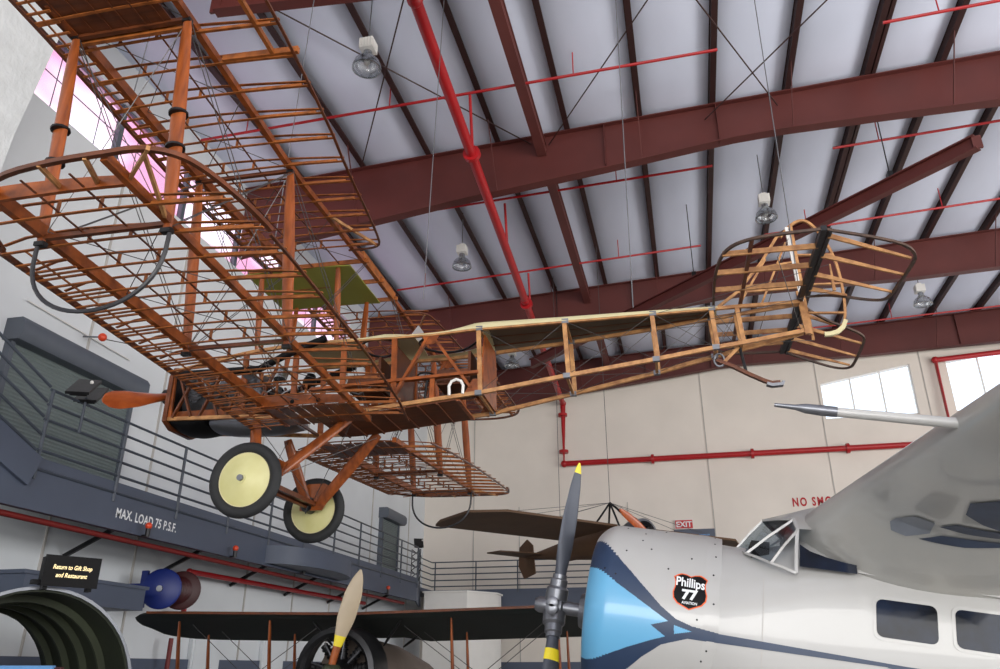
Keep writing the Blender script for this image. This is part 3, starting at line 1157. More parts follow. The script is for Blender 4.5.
for i in range(31):
    x = 2.06 + 2.4 * i / 30
    o1, o2 = [], []
    for k in range(13):
        t = PI * k / 12
        h, hw = deck_h(x) - .002, hw_(x) + .012
        o1.append((x, -hw * math.cos(t), zu(x) + h * math.sin(t)))
        o2.append((x, -(hw - .006) * math.cos(t), zu(x) + (h - .006) * math.sin(t)))
    rings.append(o1 + o2[::-1])
m.loft(rings)
m.build('deck_lining', M_LINING, DK, label='dark brown underside of the top decking')
M_FROST = mat('clouded_celluloid', (178, 174, 176), .5, var=.05)
# small windscreen
m = MB()
m.prism([(-.17, 0), (.17, 0), (.1, .17), (-.1, .17)], .006, lambda u, v_, w_: (1.2 + v_ * .45 + w_, u, 1.05 + v_))
m.build('windscreen', M_FROST, DK, label='pale clouded windscreen')
# stringers under the rear deck
for k in range(1, 6):
    t = PI * k / 6
    MB().strip([(x, -(hw_(x)) * math.cos(t), zu(x) + (deck_h(x) - .004) * math.sin(t)) for x in [2.05 + 2.4 * i / 8 for i in range(9)]], .014, .012).build('deck_stringer', M_WOODD, DK)

# ---- nose, engine and propeller
q = MB()
# front radiator frame plate
outer = [(-.34, .2), (-.34, .72), (-.28, .84), (0, .9), (.28, .84), (.34, .72), (.34, .2), (.2, .13), (-.2, .13)]
inner = [(-.29, .24), (-.29, .69), (-.24, .78), (0, .84), (.24, .78), (.29, .69), (.29, .24), (.17, .18), (-.17, .18)]
n = len(outer)
for w_ in (0, .05):
    q.v += [(-1.54 + w_, u, v_) for u, v_ in outer] + [(-1.54 + w_, u, v_) for u, v_ in inner]
for i in range(n):
    j = (i + 1) % n
    q.f += [(i, j, n + j, n + i), (2 * n + i, 3 * n + i, 3 * n + j, 2 * n + j), (i, 2 * n + i, 2 * n + j, j), (n + i, n + j, 3 * n + j, 3 * n + i)]
    q.m += [0] * 4
RF = q.build('radiator_frame', M_WOODD, BI)
q = MB()
q.box((-1.5, 0, .5), (.03, .5, .54))
for k in range(9):
    q.box((-1.52, -.22 + k * .055, .5), (.02, .01, .52))
q.build('radiator_core', M_DARKMET, RF)
EN = thing('engine_dummy', '', '')
bpy.data.objects.remove(EN)
q = MB()
sec = [(-.14, .2), (-.2, .34), (-.16, .5), (.16, .5), (.2, .34), (.14, .2), (.08, .1), (-.08, .1)]
q.prism(sec, 1.05, lambda u, v_, w_: (-1.42 + w_, u, v_ + .08))
EN = q.build('engine', M_DARKMET, BI)
for k in range(4):
    for s in (-1, 1):
        c = V(-1.28 + .24 * k, s * .12, .46)
        ax = V(0, s * .7, .72)
        prof = [(.058, 0)]
        for j in range(7):
            prof += [(.058, .03 + j * .035), (.072, .034 + j * .035), (.072, .044 + j * .035), (.058, .048 + j * .035)]
        prof += [(.075, .29), (.075, .36), (.04, .38)]
        cy = MB().lathe(prof, c, ax, 16).build('cylinder_barrel', M_STEELG, EN)
        MB().tube([c + V(.05, s * .2, .26), c + V(.05, s * .27, .24), c + V(.05, s * .3, .2)], .024, 8).build('exhaust_stub', M_BLACK, EN)
for s in (-1, 1):
    MB().tube([(-1.35, s * .42, .70), (-.4, s * .42, .70), (-.1, s * .43, .84), (.35, s * .44, 1.0)], .04, 12).build('exhaust_pipe', M_BLACK, EN)
    MB().bar((-1.48, s * .2, .3), (-.3, s * .22, .3), .05, .07).build('engine_bearer', M_WOOD, EN)
    q = MB()
    for k in range(4):
        q.bar((-1.42 + k * .32, s * .33, .23), (-1.2 + k * .32, s * .33, .74), .02, .04, up=(0, 1, 0))
        q.bar((-1.2 + k * .32, s * .33, .23), (-1.42 + k * .32, s * .33, .74), .02, .04, up=(0, 1, 0))
    q.build('nose_lattice', M_WOODD, EN)
# black rounded chin and grey oil pan below the engine
q = MB()
rings = []
for i in range(13):
    t = i / 12
    x = -1.5 + .42 * t
    rr = .16 * math.sin(PI * (.12 + .76 * t)) ** .5
    rings.append([(x, .3 * math.cos(a), .23 - rr * .8 * max(0, math.sin(a)) + (.02 if math.sin(a) < 0 else 0)) for a in [2 * PI * k / 20 for k in range(20)]])
q.loft(rings)
q.build('chin_cowl', M_BLACK, EN)
q = MB()
rings = []
for i in range(13):
    t = i / 12
    x = -1.05 + 1.0 * t
    rr = .13 * math.sin(PI * (.08 + .84 * t)) ** .45
    rings.append([(x, .2 * math.cos(a), .2 + rr * math.sin(a)) for a in [2 * PI * k / 20 for k in range(20)]])
q.loft(rings)
q.build('oil_sump', M_STEELG, EN)
q = MB()
q.lathe([(.012, 0), (.17, .0), (.17, .5), (.01, .52)], (-1.02, .0, .60), (1, 0, 0), 20)
q.build('header_tank', M_STEELG, EN)
for k, (x, y, z) in enumerate(((-.45, -.28, .5), (-.2, .1, .55), (-.3, -.1, .75), (.1, -.2, .6))):
    MB().lathe([(.01, -.08), (.07, -.08), (.075, 0), (.05, .08), (.01, .09)], (x, y, z), (0, .3, 1), 14).build('engine_accessory', (M_STEELG, M_DARKMET, M_ALU, M_BLACK)[k], EN)
q = MB()
for k in range(5):
    x = -.5 + k * .22
    q.tube([(x, -.3, .25 + .06 * k), (x + .15, -.32, .45), (x + .3, -.2, .62 - .05 * k), (x + .5, -.25, .5)], .008, 6)
q.build('control_tubing', M_WIREL, EN)

PRP = MB()
hubc = V(-1.73, 0, .60)
dirb = V(0, -.93, -.34).normalized()
ch = V(-.0, .34, -.93).normalized()
for s in (-1, 1):
    rings = []
    for i in range(17):
        t = i / 16
        r = .03 + 1.12 * t
        wd = lerp_tab([(0, .05), (.12, .055), (.3, .075), (.55, .105), (.8, .105), (.93, .08), (1, .02)], t)
        th = lerp_tab([(0, .05), (.2, .035), (.6, .018), (1, .006)], t)
        tw = math.radians(lerp_tab([(0, 60), (.3, 42), (1, 14)], t))
        cdir = (ch * s * math.cos(tw) + V(1, 0, 0) * math.sin(tw))
        tdir = cdir.cross(dirb * s)
        c = hubc + dirb * s * r
        rings.append([tuple(c + cdir * wd * math.cos(a) + tdir * th * math.sin(a)) for a in [2 * PI * k / 14 for k in range(14)]])
    PRP.loft(rings)
PR = PRP.build('propeller', M_PROPW, BI)
q = MB()
q.lathe([(.01, -.1), (.05, -.1), (.09, -.05), (.09, .09), (.04, .1), (.04, .3)], hubc, (1, 0, 0), 20)
q.build('propeller_hub', M_DARKMET, PR)

# ---- landing gear
ax_z, ax_x, wt_ = -.61, -.17, .81
q = MB()
q.tube([(ax_x, -wt_ - .1, ax_z), (ax_x, wt_ + .1, ax_z)], .022, 12)
q.box((ax_x, 0, ax_z + .03), (.12, 1.2, .03))
q.box((ax_x + .09, 0, ax_z + .03), (.04, 1.25, .05))
AX = q.build('axle', M_WOODD, BI)
for s in (-1, 1):
    ap_ = V(ax_x + .06, s * .62, ax_z + .02)
    a = MB().ell(ap_ + V(-.06, 0, .0), (-.38, s * .38, .12), .028, .065, up=(1, 0, 0), taper=.75).build('gear_strut', M_STRUT, BI)
    b = MB().ell(ap_ + V(.08, 0, .0), (.72, s * .37, .13), .028, .065, up=(1, 0, 0), taper=.75).build('gear_strut', M_STRUT, BI)
    q = MB()
    q.prism([(-.14, -.06), (.12, -.06), (.26, .18), (.14, .24), (-.06, .24), (-.16, .16)], .03, lambda u, v_, w_: (ap_.x + u, ap_.y - .015 + w_, ap_.z + v_))
    q.build('gear_gusset', M_WOOD, AX)
    q = MB()
    q.lathe([(.02, -.07), (.06, -.07), (.06, .07), (.02, .07)], (ax_x, s * .66, ax_z), (0, 1, 0), 16)
    q.tube([(ax_x - .05, s * .6, ax_z + .1), (ax_x + .0, s * .6, ax_z - .06), (ax_x + .06, s * .6, ax_z + .1)], .02, 8)
    q.build('shock_cord', M_DARKMET, AX)
    q = MB()
    q.tube([(-.38, s * .38, .1), (ax_x + .1, -s * .55, ax_z + .05)], .004, 5)
    q.tube([(.72, s * .38, .1), (ax_x + .1, -s * .55, ax_z + .05)], .004, 5)
    q.build('bracing_wire_pair', M_WIRE, AX)
    # wheel: rubber tyre, fabric cover, hub
    y = s * wt_
    pr = []
    for i in range(15):
        t = 2 * PI * i / 14
        pr.append((.318 + .057 * math.cos(t), .056 * math.sin(t)))
    wv = MB().lathe(pr, (ax_x, y, ax_z), (0, 1, 0), 48, capends=False).build('tyre', M_RUBBER, BI)
    wv.name = 'wheel'
    MB().lathe([(.268, -.012), (.274, -.014), (.27, -.02), (.05, -.085), (.05, -.095), (.02, -.095)] if s < 0 else [(.268, .012), (.27, .02), (.05, .085), (.02, .095)], (ax_x, y, ax_z), (0, 1, 0), 48).build('wheel_cover', M_CREAMW, wv)
    MB().lathe([(.05, -.06 * s), (.268, -.012 * s), (.27, -.0), (.268, .01 * s)] if s < 0 else [(.268, -.012), (.27, -.02), (.10, -.055), (.1, -.06), (.05, -.06)], (ax_x, y, ax_z), (0, 1, 0), 48).build('inner_wheel_cover', M_CREAMW, wv)
    MB().lathe([(.258, -.022 * 1), (.28, -.03), (.28, .03), (.258, .022)], (ax_x, y, ax_z), (0, 1, 0), 48, capends=False).build('wheel_rim', M_CREAMF, wv)
    MB().lathe([(.012, s * .12), (.03, s * .12), (.034, s * .07), (.034, -s * .08), (.01, -s * .08)], (ax_x, y, ax_z), (0, 1, 0), 18).build('wheel_hub', M_STEELG, wv)

# ---- tail
ZS = 1.22
HX = 5.33
out = [(4.47, 0), (4.45, .6), (4.47, 1.0), (4.53, 1.24), (4.66, 1.37), (4.9, 1.43), (5.33, 1.45)]
q = MB()
out = smooth(out)
q.strip([(x, -y, ZS) for x, y in reversed(out)] + [(x, y, ZS) for x, y in out[1:]], .025, .025)
ST = q.build('stabiliser', M_TBOW, BI)
MB().bar((HX, -1.47, ZS), (HX, 1.47, ZS), .05, .05).build('stabiliser_spar', M_DARKMET, ST)
MB().bar((4.74, -1.38, ZS), (4.74, 1.38, ZS), .035, .03).build('stabiliser_spar', M_WOODD, ST)
for s in (-1, 1):
    for y in (.4, .78, 1.15):
        x0 = 4.47 if y < 1.1 else 4.5
        MB().bar((x0, s * y, ZS), (HX, s * y, ZS), .022, .05).build('stabiliser_rib', M_WOODT, ST)
    dr = lambda x: ZS - (x - HX) * .40
    eo = smooth([(HX + .02, 1.45), (5.7, 1.5), (5.93, 1.5), (6.04, 1.38), (6.05, 1.2), (6.03, .6), (6.0, .44), (5.86, .36), (5.6, .3), (5.38, .12)])
    q = MB()
    q.strip([(x, s * y, dr(x)) for x, y in eo], .024, .022)
    EL = q.build('elevator', M_TBOW, BI)
    MB().bar((HX + .05, s * .12, dr(HX + .05)), (HX + .05, s * 1.46, dr(HX + .05)), .03, .04).build('elevator_spar', M_DARKMET, EL)
    for y, x1, y1 in ((1.36, 6.02, 1.30), (1.0, 6.03, 1.0), (.62, 6.02, .64), (.3, 5.7, .36)):
        MB().bar((HX + .05, s * y, dr(HX + .05)), (x1, s * y1, dr(x1)), .02, .045, w2=.018, h2=.02).build('elevator_rib', M_WOODT, EL)
    q = MB()
    q.bar((HX + .2, s * .62, dr(5.5) - .14), (HX + .2, s * .62, dr(5.5) + .14), .02, .03, up=(1, 0, 0), w2=.015, h2=.012)
    q.build('control_horn', M_WOODT, EL)
    q = MB()
    q.tube([(HX + .2, s * .62, dr(5.5) - .14), (3.9, s * .22, .9)], .003, 5)
    q.tube([(HX + .2, s * .62, dr(5.5) + .14), (3.9, s * .22, 1.1)], .003, 5)
    q.build('control_cable_pair', M_WIRE, EL)
    q = MB()
    q.tube([(5.0, s * 1.0, ZS), (5.32, 0, 1.95)], .004, 5)
    q.tube([(5.0, s * 1.0, ZS), (5.3, 0, .86)], .004, 5)
    q.build('tail_brace_wire_pair', M_WIRE, ST)
# fin
q = MB()
q.strip([(4.5, 0, 1.2), (4.72, 0, 1.36), (5.0, 0, 1.68), (5.2, 0, 1.98), (5.31, 0, 2.04)], .028, .028, up=(0, 1, 0))
FN = q.build('fin', M_WOODT, BI)
MB().bar((5.35, 0, 1.2), (5.31, 0, 2.08), .035, .035, up=(1, 0, 0)).build('fin_post', M_WHITEP, FN, label='pale grey fin post')
MB().bar((4.72, 0, 1.36), (5.33, 0, 1.36), .02, .03, up=(0, 1, 0)).build('fin_rib', M_WOODT, FN)
MB().bar((4.95, 0, 1.62), (5.32, 0, 1.66), .02, .03, up=(0, 1, 0)).build('fin_rib', M_WOODT, FN)
MB().bar((4.72, 0, 1.2), (5.05, 0, 1.72), .02, .03, up=(0, 1, 0)).build('fin_brace', M_WOODT, FN)
MB().bar((4.95, 0, 1.2), (5.28, 0, 1.9), .02, .03, up=(0, 1, 0)).build('fin_brace', M_WOODT, FN)
# rudder
q = MB()
ro = [(5.24, 1.98), (5.33, 2.1), (5.45, 2.17), (5.55, 2.14), (5.66, 1.95), (5.75, 1.66), (5.77, 1.3), (5.75, 1.02), (5.7, .9), (5.6, .83)]
q.strip([(x, 0.02, z) for x, z in smooth(ro)], .026, .026, up=(0, 1, 0))
RU = q.build('rudder', M_WOODT, BI)
q = MB()
q.strip([(5.74, .02, .97), (5.71, .02, .9), (5.65, .02, .85), (5.58, .02, .83), (5.52, .02, .83)], .042, .042, up=(0, 1, 0))
q.build('rudder_heel', M_CREAMF, RU, label='pale padded rudder heel')
MB().bar((5.39, 0.02, .84), (5.36, 0.02, 2.1), .03, .03, up=(1, 0, 0)).build('rudder_post', M_WOODT, RU)
for z0_, x1, z1_ in ((1.75, 5.72, 1.72), (1.4, 5.76, 1.38), (1.08, 5.75, 1.05)):
    MB().bar((5.38, .02, z0_), (x1, .02, z1_), .018, .03, up=(0, 1, 0)).build('rudder_rib', M_WOODT, RU)
# tail skid
q = MB()
q.strip([(4.44, 0, .62), (4.6, 0, .54), (4.74, 0, .45), (4.88, 0, .37), (4.95, 0, .34), (5.03, 0, .345)], .05, .035, up=(0, 0, 1))
SK = q.build('tail_skid', M_WOODD, BI)
q = MB()
q.strip([(4.9, 0, .335), (4.95, 0, .315), (5.05, 0, .32), (5.06, 0, .35)], .07, .03)
q.build('skid_shoe', M_STEELG, SK)
MB().tube([(4.68, 0, .78), (4.72, 0, .47)], .016, 8).build('skid_strut', M_DARKMET, SK)
MB().tube([(4.47 + .05 * math.cos(t), .0, .62 + .07 * math.sin(t)) for t in [2 * PI * i / 14 for i in range(14)]], .012, 6, closed=True, up=(0, 1, 0)).build('skid_spring', M_STEELG, SK)
MB().bar((4.5, 0, .58), (4.68, 0, .75), .03, .03).build('skid_brace', M_WOODT, SK)

# hanging cables of the biplane
for p, lb in (((-4.2, 6.9, 5.86), 'thin bright cable from the near upper wing root up to the roof'),
              ((-2.95, 8.4, 5.83), 'thin bright cable rising from the far side of the centre section'),
              ((-4.35, 4.6, 5.95), 'thin bright cable rising from the outer bay of the near upper wing'),
              ((1.33, 7.78, 5.2), 'thin bright cable holding up the tail'),
              ((-.35, 7.55, 5.05), 'thin bright cable to the rear fuselage beside the second frame upright')):
    x, y, z = p
    zt2 = roof(x) - .1
    tag(MB().tube([(x, y, z), (x + .1, y + .2, zt2)], .006, 5).build('hanging_cable', M_WIREL), lb, 'cable')

# ================================================================== WALKWAY ALONG THE WALLS
RX = -8.0
RY = 26.9
ZR = [4.97, 4.77, 4.57, 4.37, 4.17, 3.93]
WK = thing('walkway', 'blue-grey steel walkway with pipe railings along the left and far walls', 'walkway')
CORN = [(RX, 2.5), (RX, 23.2), (-8.7, 25.6), (-8.75, RY), (1.5, RY)]
m = MB()
# deck slab
m.prism([(RX, 7.75), (RX, 23.2), (-8.7, 25.6), (-8.7, RY), (1.5, RY), (1.5, YE - .02), (XL + .02, YE - .02), (XL + .02, 7.75)], .1, lambda u, v_, w_: (u, v_, 3.95 + w_))
m.build('deck', M_BLUEGREY, WK)
m = MB()
m.box((RX, 15.45, 3.75), (.05, 15.5, .66))
m.box((RX + .03, 15.45, 3.43), (.1, 15.5, .03))
m.build('fascia', M_BLUEGREY, WK)
m = MB()
m.bar((RX, 23.2, 3.75), (-8.7, 25.6, 3.75), .05, .66)
m.build('fascia', M_BLUEGREY, WK)
m = MB()
m.box((-3.6, RY, 3.7), (10.2, .05, .5))
m.build('fascia', M_BLUEGREY, WK)
m = MB()
for k in range(7):
    y = 8.3 + k * 2.4
    m.bar((RX, y, 3.9), (XL + .05, y, 3.9), .08, .14)
    m.bar((RX - .1, y, 3.85), (XL + .05, y, 3.2), .05, .06)
m.build('support_brackets', M_DARKMET, WK)['kind'] = 'stuff'
for z in ZR:
    m = MB()
    m.tube([(RX + .03, 8.2, z), (RX + .03, 23.2, z), (-8.68, 25.6, z), (-8.72, RY, z)] + [(-8.6, RY, z), (1.5, RY, z)], .02, 8)
    m.build('rail', M_RAIL, WK)
ys = [8.24 + 1.5 * k for k in range(10)] + [23.2]
for y in ys:
    MB().tube([(RX + .03, y, 3.8), (RX + .03, y, 4.97)], .024, 8).build('post', M_RAIL, WK)
MB().tube([(-8.35, 24.4, 3.8), (-8.35, 24.4, 4.97)], .024, 8).build('post', M_RAIL, WK)
for k in range(7):
    x = -8.6 + k * 1.45
    MB().tube([(x, RY, 3.75), (x, RY, 4.97)], .024, 8).build('post', M_RAIL, WK)
m = MB()
m.prism([(RX + .02, 14.2)] + [(RX + .02 + .75 * math.sin(PI * k / 16), 15.9 - 1.7 * math.cos(PI * k / 16)) for k in range(17)], .34, lambda u, v_, w_: (u, v_, 3.46 + w_))
m.build('rounded_platform', M_BLUEGREY, WK)
# letters on the fascia
v_, f_ = text_mesh('MAX. LOAD 75 P.S.F.', .2, bold=.004, space=1.05)
L = max(p[0] for p in v_)
k = 1.45 / L
m = MB()
m.add([(RX + .028, 9.85 + p[0] * k, 3.60 + p[1] * .95) for p in v_], f_)
m.build('lettering', M_TEXTW, WK, label='white stencilled load limit', solid=False)
# landing and stair coming down to the walkway from the left
ST2 = thing('stair_flight', 'blue-grey stair flight with five sloping rails at the left edge', 'stairs')
for dz in (0, .2, .4, .62, .84, 1.06):
    MB().tube([(RX + .06, 8.15, 4.99 - dz), (RX + .06, 5.5, 6.0 - dz)], .02, 8).build('rail', M_RAIL, ST2)
m = MB()
m.bar((RX + .055, 8.2, 3.88), (RX + .055, 5.5, 4.91), .05, .4)
m.build('stringer', M_BLUEGREY, ST2)
m = MB()
for k in range(9):
    m.box((RX - .55, 7.55 - k * .26, 4.2 + k * .1), (1.1, .24, .03))
m.build('treads', M_BLUEGREY, ST2)
MB().tube([(RX + .06, 6.2, 4.6), (RX + .06, 6.2, 5.74)], .024, 8).build('post', M_RAIL, ST2)

# roller shutters on the left wall
def shutter(y0_, y1_, z0_, z1_, hh, lb):
    t = thing('roller_shutter', lb, 'shutter', (XL, (y0_ + y1_) / 2, z0_))
    W_, H = y1_ - y0_, z1_ - z0_
    m = MB()
    n = int(H / .055)
    vs = []
    for i in range(n * 2 + 1):
        z = H * i / (n * 2)
        xx = .06 + (.018 if i % 2 else 0)
        vs += [(xx, -W_ / 2 + .04, z), (xx, W_ / 2 - .04, z)]
    m.add(vs, [(2 * i, 2 * i + 1, 2 * i + 3, 2 * i + 2) for i in range(n * 2)])
    m.build('curtain', M_SHUT, t, ang=10, solid=False)
    for s in (-1, 1):
        MB().box((.06, s * (W_ / 2 - .02), H / 2), (.12, .08, H)).build('guide', M_HOOD, t)
    m = MB()
    m.prism([(0, 0), (.28, 0), (.34, .08), (.34, hh - .08), (.28, hh), (0, hh)], W_ + .16, lambda u, v_, w_: (u, -W_ / 2 - .08 + w_, H + v_))
    m.build('hood', M_HOOD, t)
    return t


shutter(8.75, 11.5, 4.06, 6.02, .34, 'wide grey-green roller shutter above the walkway at left')
shutter(23.75, 25.3, 4.06, 6.0, .32, 'narrow grey-green roller shutter at the far end of the left wall')


# floodlights on the railing
def flood(loc, rz, lb, n):
    t = thing('floodlight', lb, 'floodlight', loc, (0, 0, rz))
    MB().tube([(0, 0, -.5), (0, 0, 0)], .02, 8).build('pole', M_RAIL, t)
    for k in range(n):
        m = MB()
        y = (k - (n - 1) / 2) * .34
        a = math.radians(38)
        Rm = Matrix.Rotation(a, 3, 'X')
        m.box((0, y, .1), (.3, .5, .04), Rm)
        m.box((0, y + .01, .07), (.22, .4, .05), Rm)
        m.build('lamp_head', M_DARKMET, t)
    m = MB()
    m.sphere((.1, -.2, .16), .025)
    m.build('bulb', M_WHITEP, t)


flood((RX + .1, 8.75, 5.03), .4, 'dark two-headed floodlight on the left railing beside the propeller', 2)
flood((-8.55, 24.9, 5.25), .4, 'dark single floodlight standing at the railing corner', 1)
t = thing('scissor_stand', 'dark scissor lattice stand at the railing corner', 'stand', (-8.62, 24.9, 4.05))
m = MB()
for k in range(5):
    z = k * .22
    m.tube([(-.15, 0, z), (.15, 0, z + .22)], .012, 6)
    m.tube([(.15, 0, z), (-.15, 0, z + .22)], .012, 6)
m.tube([(-.15, 0, 0), (-.15, 0, 1.1)], .012, 6)
m.tube([(.15, 0, 0), (.15, 0, 1.1)], .012, 6)
m.build('lattice', M_DARKMET, t)

# orange ball lamp with its cable on the left wall
t = thing('warning_lamp', 'orange ball lamp on a cable over the wide roller shutter', 'lamp', (XL + .4, 10.15, 6.62))
MB().sphere((0, 0, 0), .07).build('lens', M_ORANGEL, t)
MB().tube([(0, 0.03, -.02), (1.6, 1.0, -.2), (3.0, 1.6, -.32)], .008, 6).build('cable', M_WIRE, t)
MB().tube([(0, 0, 0), (-.38, 0, .05)], .015, 6).build('bracket', M_STEELG, t)
tag(MB().tube([(XL + .04, 8.9, 6.75), (XL + .04, 11.3, 6.68)], .012, 6).build('conduit', M_WHITEP), 'thin white conduit on the wall above the wide shutter', 'conduit')

# small beacon lamps under the walkway
for y, lb in ((10.55, 'small orange beacon bulb at the walkway lettering'), (13.0, 'small red beacon bulb on the walkway edge, straight below the near landing wheel'), (15.7, 'small red beacon bulb on the walkway edge, straight below the far landing wheel'), (20.6, 'small orange beacon bulb at the far end of the left walkway')):
    t = thing('beacon_lamp', lb, 'lamp', (RX + .17, y - .12, 3.42))
    MB().sphere((0, 0, .14), .052).build('lens', M_ORANGEL, t)
    MB().lathe([(.02, -.02), (.035, -.02), (.035, .1), (.02, .1)], (0, 0, .0), (0, 0, 1), 12).build('socket', M_DARKMET, t)
    MB().tube([(0, 0, .0), (-.16, 0, .0)], .015, 6).build('bracket', M_DARKMET, t)

# pipes below the walkway
pipe([(RX - .12, 2, 3.36), (RX - .12, 22.5, 3.32)], .04, 'long dull red pipe running beneath the left walkway', M_REDDARK)
pipe([(XL + .4, 13.5, 2.2), (XL + .4, 13.5, 3.26), (XL + .4, 22, 3.3)], .05, 'red pipe rising beside the hose reels and running right', M_RED)
pipe([(XL + .3, 13.4, 2.1), (XL + .3, 13.4, 1.2)], .04, 'short dark red standpipe below the hose reels', M_REDDARK)

# hose reel
t = thing('hose_reel', 'blue and maroon hose reel on the left wall', 'reel', (XL + .75, 12.35, 2.84))
MB().lathe([(.03, -.02), (.30, -.02), (.33, 0), (.33, .03), (.3, .045), (.03, .03)], (0, -.1, 0), (-.35, 1, 0), 32).build('front_flange', M_BLUEP, t)
MB().lathe([(.03, -.02), (.29, -.02), (.32, 0), (.32, .03), (.29, .045), (.03, .03)], (.16, .24, 0), (-.35, 1, 0), 32).build('rear_flange', M_MAROON, t)
m = MB()
for k in range(6):
    m.lathe([(.14, -.03), (.2, -.03), (.23, 0), (.2, .03), (.14, .03)], (.01 + .025 * k, -.04 + .045 * k, 0), (-.35, 1, 0), 24)
m.build('wound_hose', M_MAROON, t)
MB().box((-.33, -.12, .0), (.12, .05, .6)).box((-.52, .0, 0), (.4, .12, .2)).build('mounting_plate', M_BLUEP, t)
MB().lathe([(.01, -.03), (.05, -.03), (.05, .03), (.01, .03)], (-.0, -.14, 0), (-.35, 1, 0), 14).build('hub_cap', M_YELLOW if 0 else M_STEELG, t)

# canopy block and white doors under the walkway
tag(MB().box((XL + .5, 10.3, 2.6), (.95, 2.5, .32)).box((XL + .5, 10.3, 2.78), (1.0, 2.6, .05)).build('door_canopy', M_BLUEGREY), 'blue-grey box canopy on the left wall beneath the hose reels', 'canopy')
for k, y in enumerate((14.9, 17.6)):
    m = MB()
    m.box((XL + .05, y, 1.3), (.08, 1.0, 2.6)).box((XL + .08, y, 1.3), (.05, .86, 2.45))
    o = struct(m.build('door_%d' % (k + 1), M_WALLL))
    MB().tube([(XL + .12, y - .33, 1.1), (XL + .17, y - .33, 1.1), (XL + .17, y - .2, 1.1)], .012, 6).build('handle', M_STEELG, o)
# white service box at the far end
t = thing('service_cabin', 'white faceted plywood cabin under the far corner of the walkway', 'cabin', (-7.3, 25.4, 0))
m = MB()
m.prism([(-1.0, -.5), (.4, -.5), (1.1, .5), (1.1, 1.2), (-1.0, 1.2)], 3.8, lambda u, v_, w_: (u, v_, w_))
m.build('cabin_wall', M_WHITEP, t)
m = MB()
m.prism([(-1.05, -.55), (.42, -.55), (1.15, .47), (1.15, 1.25), (-1.05, 1.25)], .05, lambda u, v_, w_: (u, v_, 3.8 + w_))
m.build('cabin_roof', M_WHITEP, t)

# far wall: lettering, exit sign, vent
v_, f_ = text_mesh('NO SMOKING', .36, bold=.012, space=1.32)
tag(MB().add([(3.5 + p[0] * .74, YE - .012, 6.62 + p[1] * 1.1) for p in v_], f_).build('wall_lettering', M_TEXTR, solid=False), 'red painted no smoking lettering on the far wall', 'lettering')
t = thing('exit_sign', 'small red and white exit sign on the far wall', 'sign', (-.12, YE - .05, 6.15))
MB().box((0, 0, 0), (.62, .08, .32)).build('sign_box', M_WHITEP, t)
MB().box((0, -.045, 0), (.58, .01, .28)).build('sign_face', M_EXITR, t)
v_, f_ = text_mesh('EXIT', .26, bold=.006, align='CENTER')
MB().add([(p[0], -.055, -.09 + p[1]) for p in v_], f_).build('sign_letters', M_TEXTW, t, solid=False)
t = thing('wall_hatch', 'blue-grey framed hatch on the far wall below the exit sign', 'hatch', (.2, YE - .1, 5.78))
MB().box((0, 0, 0), (1.35, .16, .36)).build('hatch_frame', M_BLUEGREY, t)
MB().box((.1, -.085, -.08), (.8, .02, .16)).build('hatch_panel', M_PANELB, t)
struct(MB().box((.2, YE - .04, 4.8), (1.3, .08, 1.6)).build('door_3', M_BLUEGREY))

# ================================================================== HIGH-WING AEROPLANE AT RIGHT
HW = thing('high_wing_monoplane', 'white and blue high-wing monoplane with a big round cowling at lower right', 'aeroplane', (-.75, 6.3, 1.99), (0, math.radians(9), 0))


def inpoly(x, y, P):
    c = False
    j = len(P) - 1
    for i in range(len(P)):
        (xi, yi), (xj, yj) = P[i], P[j]
        if (yi > y) != (yj > y) and x < (xj - xi) * (y - yi) / (yj - yi) + xi:
            c = not c
        j = i
    return c


NT = [(-.1, 66), (.0, 60), (.03, 55), (.065, 50), (.146, 39.7), (.238, 30.6), (.378, 18.4), (.524, 6.7), (.626, .8), (.731, -1.9), (.9, -3.6)]
NB = [(.9, -8.6), (.704, -9.0), (.541, -14.2), (.418, -23), (.324, -31.7), (.238, -41), (.146, -50), (.065, -60), (-.1, -73)]
NAVY = NT + NB
LIGHT = [(-.1, 36), (0, 30.5), (.026, 28), (.21, 16.8), (.383, 8.3), (.575, -1.0), (.465, -4.3), (.564, -9.5), (.469, -12.7), (.329, -18.2), (.167, -25.5), (.015, -34.1), (-.1, -41)]
TRI = [(.616, -2.6), (.731, -4.8), (.62, -7.4)]
CR = .66


def cowl_r(x):
    if x < .16:
        return .545 + (CR - .545) * math.sin(PI / 2 * max(0, (x / .16))) ** .7
    if x > .8:
        return CR - .012 * (x - .8) / .12
    return CR


m = MB()
xs_ = [0, .003, .008, .015, .025, .037, .05, .065, .08, .1, .12, .14, .16, .18, .2] + [.2 + .7 * i / 220 for i in range(1, 221)]
nt = 500
th = [math.radians(-80 + 150 * k / nt) for k in range(nt + 1)]      # the side turned to the camera, finely divided so that the livery has clean edges
th += [math.radians(70 + 210 * k / 60) for k in range(1, 60)]
N = len(th)
vs = []
for x in xs_:
    r = cowl_r(x)
    for t_ in th:
        vs.append((x, -r * math.cos(t_), r * math.sin(t_)))
fs, mi = [], []
for i in range(len(xs_) - 1):
    for k in range(N):
        k2 = (k + 1) % N
        fs.append((i * N + k, i * N + k2, (i + 1) * N + k2, (i + 1) * N + k))
        xm = (xs_[i] + xs_[i + 1]) / 2
        tm = math.degrees(th[k])
        if k < N - 1:
            tm = math.degrees((th[k] + th[k + 1]) / 2)
        if tm > 110:
            tm = 170 - tm if tm < 190 else 170 - tm
            if abs(tm) > 80:
                tm = 999
        c = 0
        if inpoly(xm, tm, TRI) or inpoly(xm, tm, LIGHT):
            c = 1
        elif inpoly(xm, tm, NAVY):
            c = 2
        mi.append(c)
n0 = len(m.v)
m.add(vs, fs)
m.m = mi
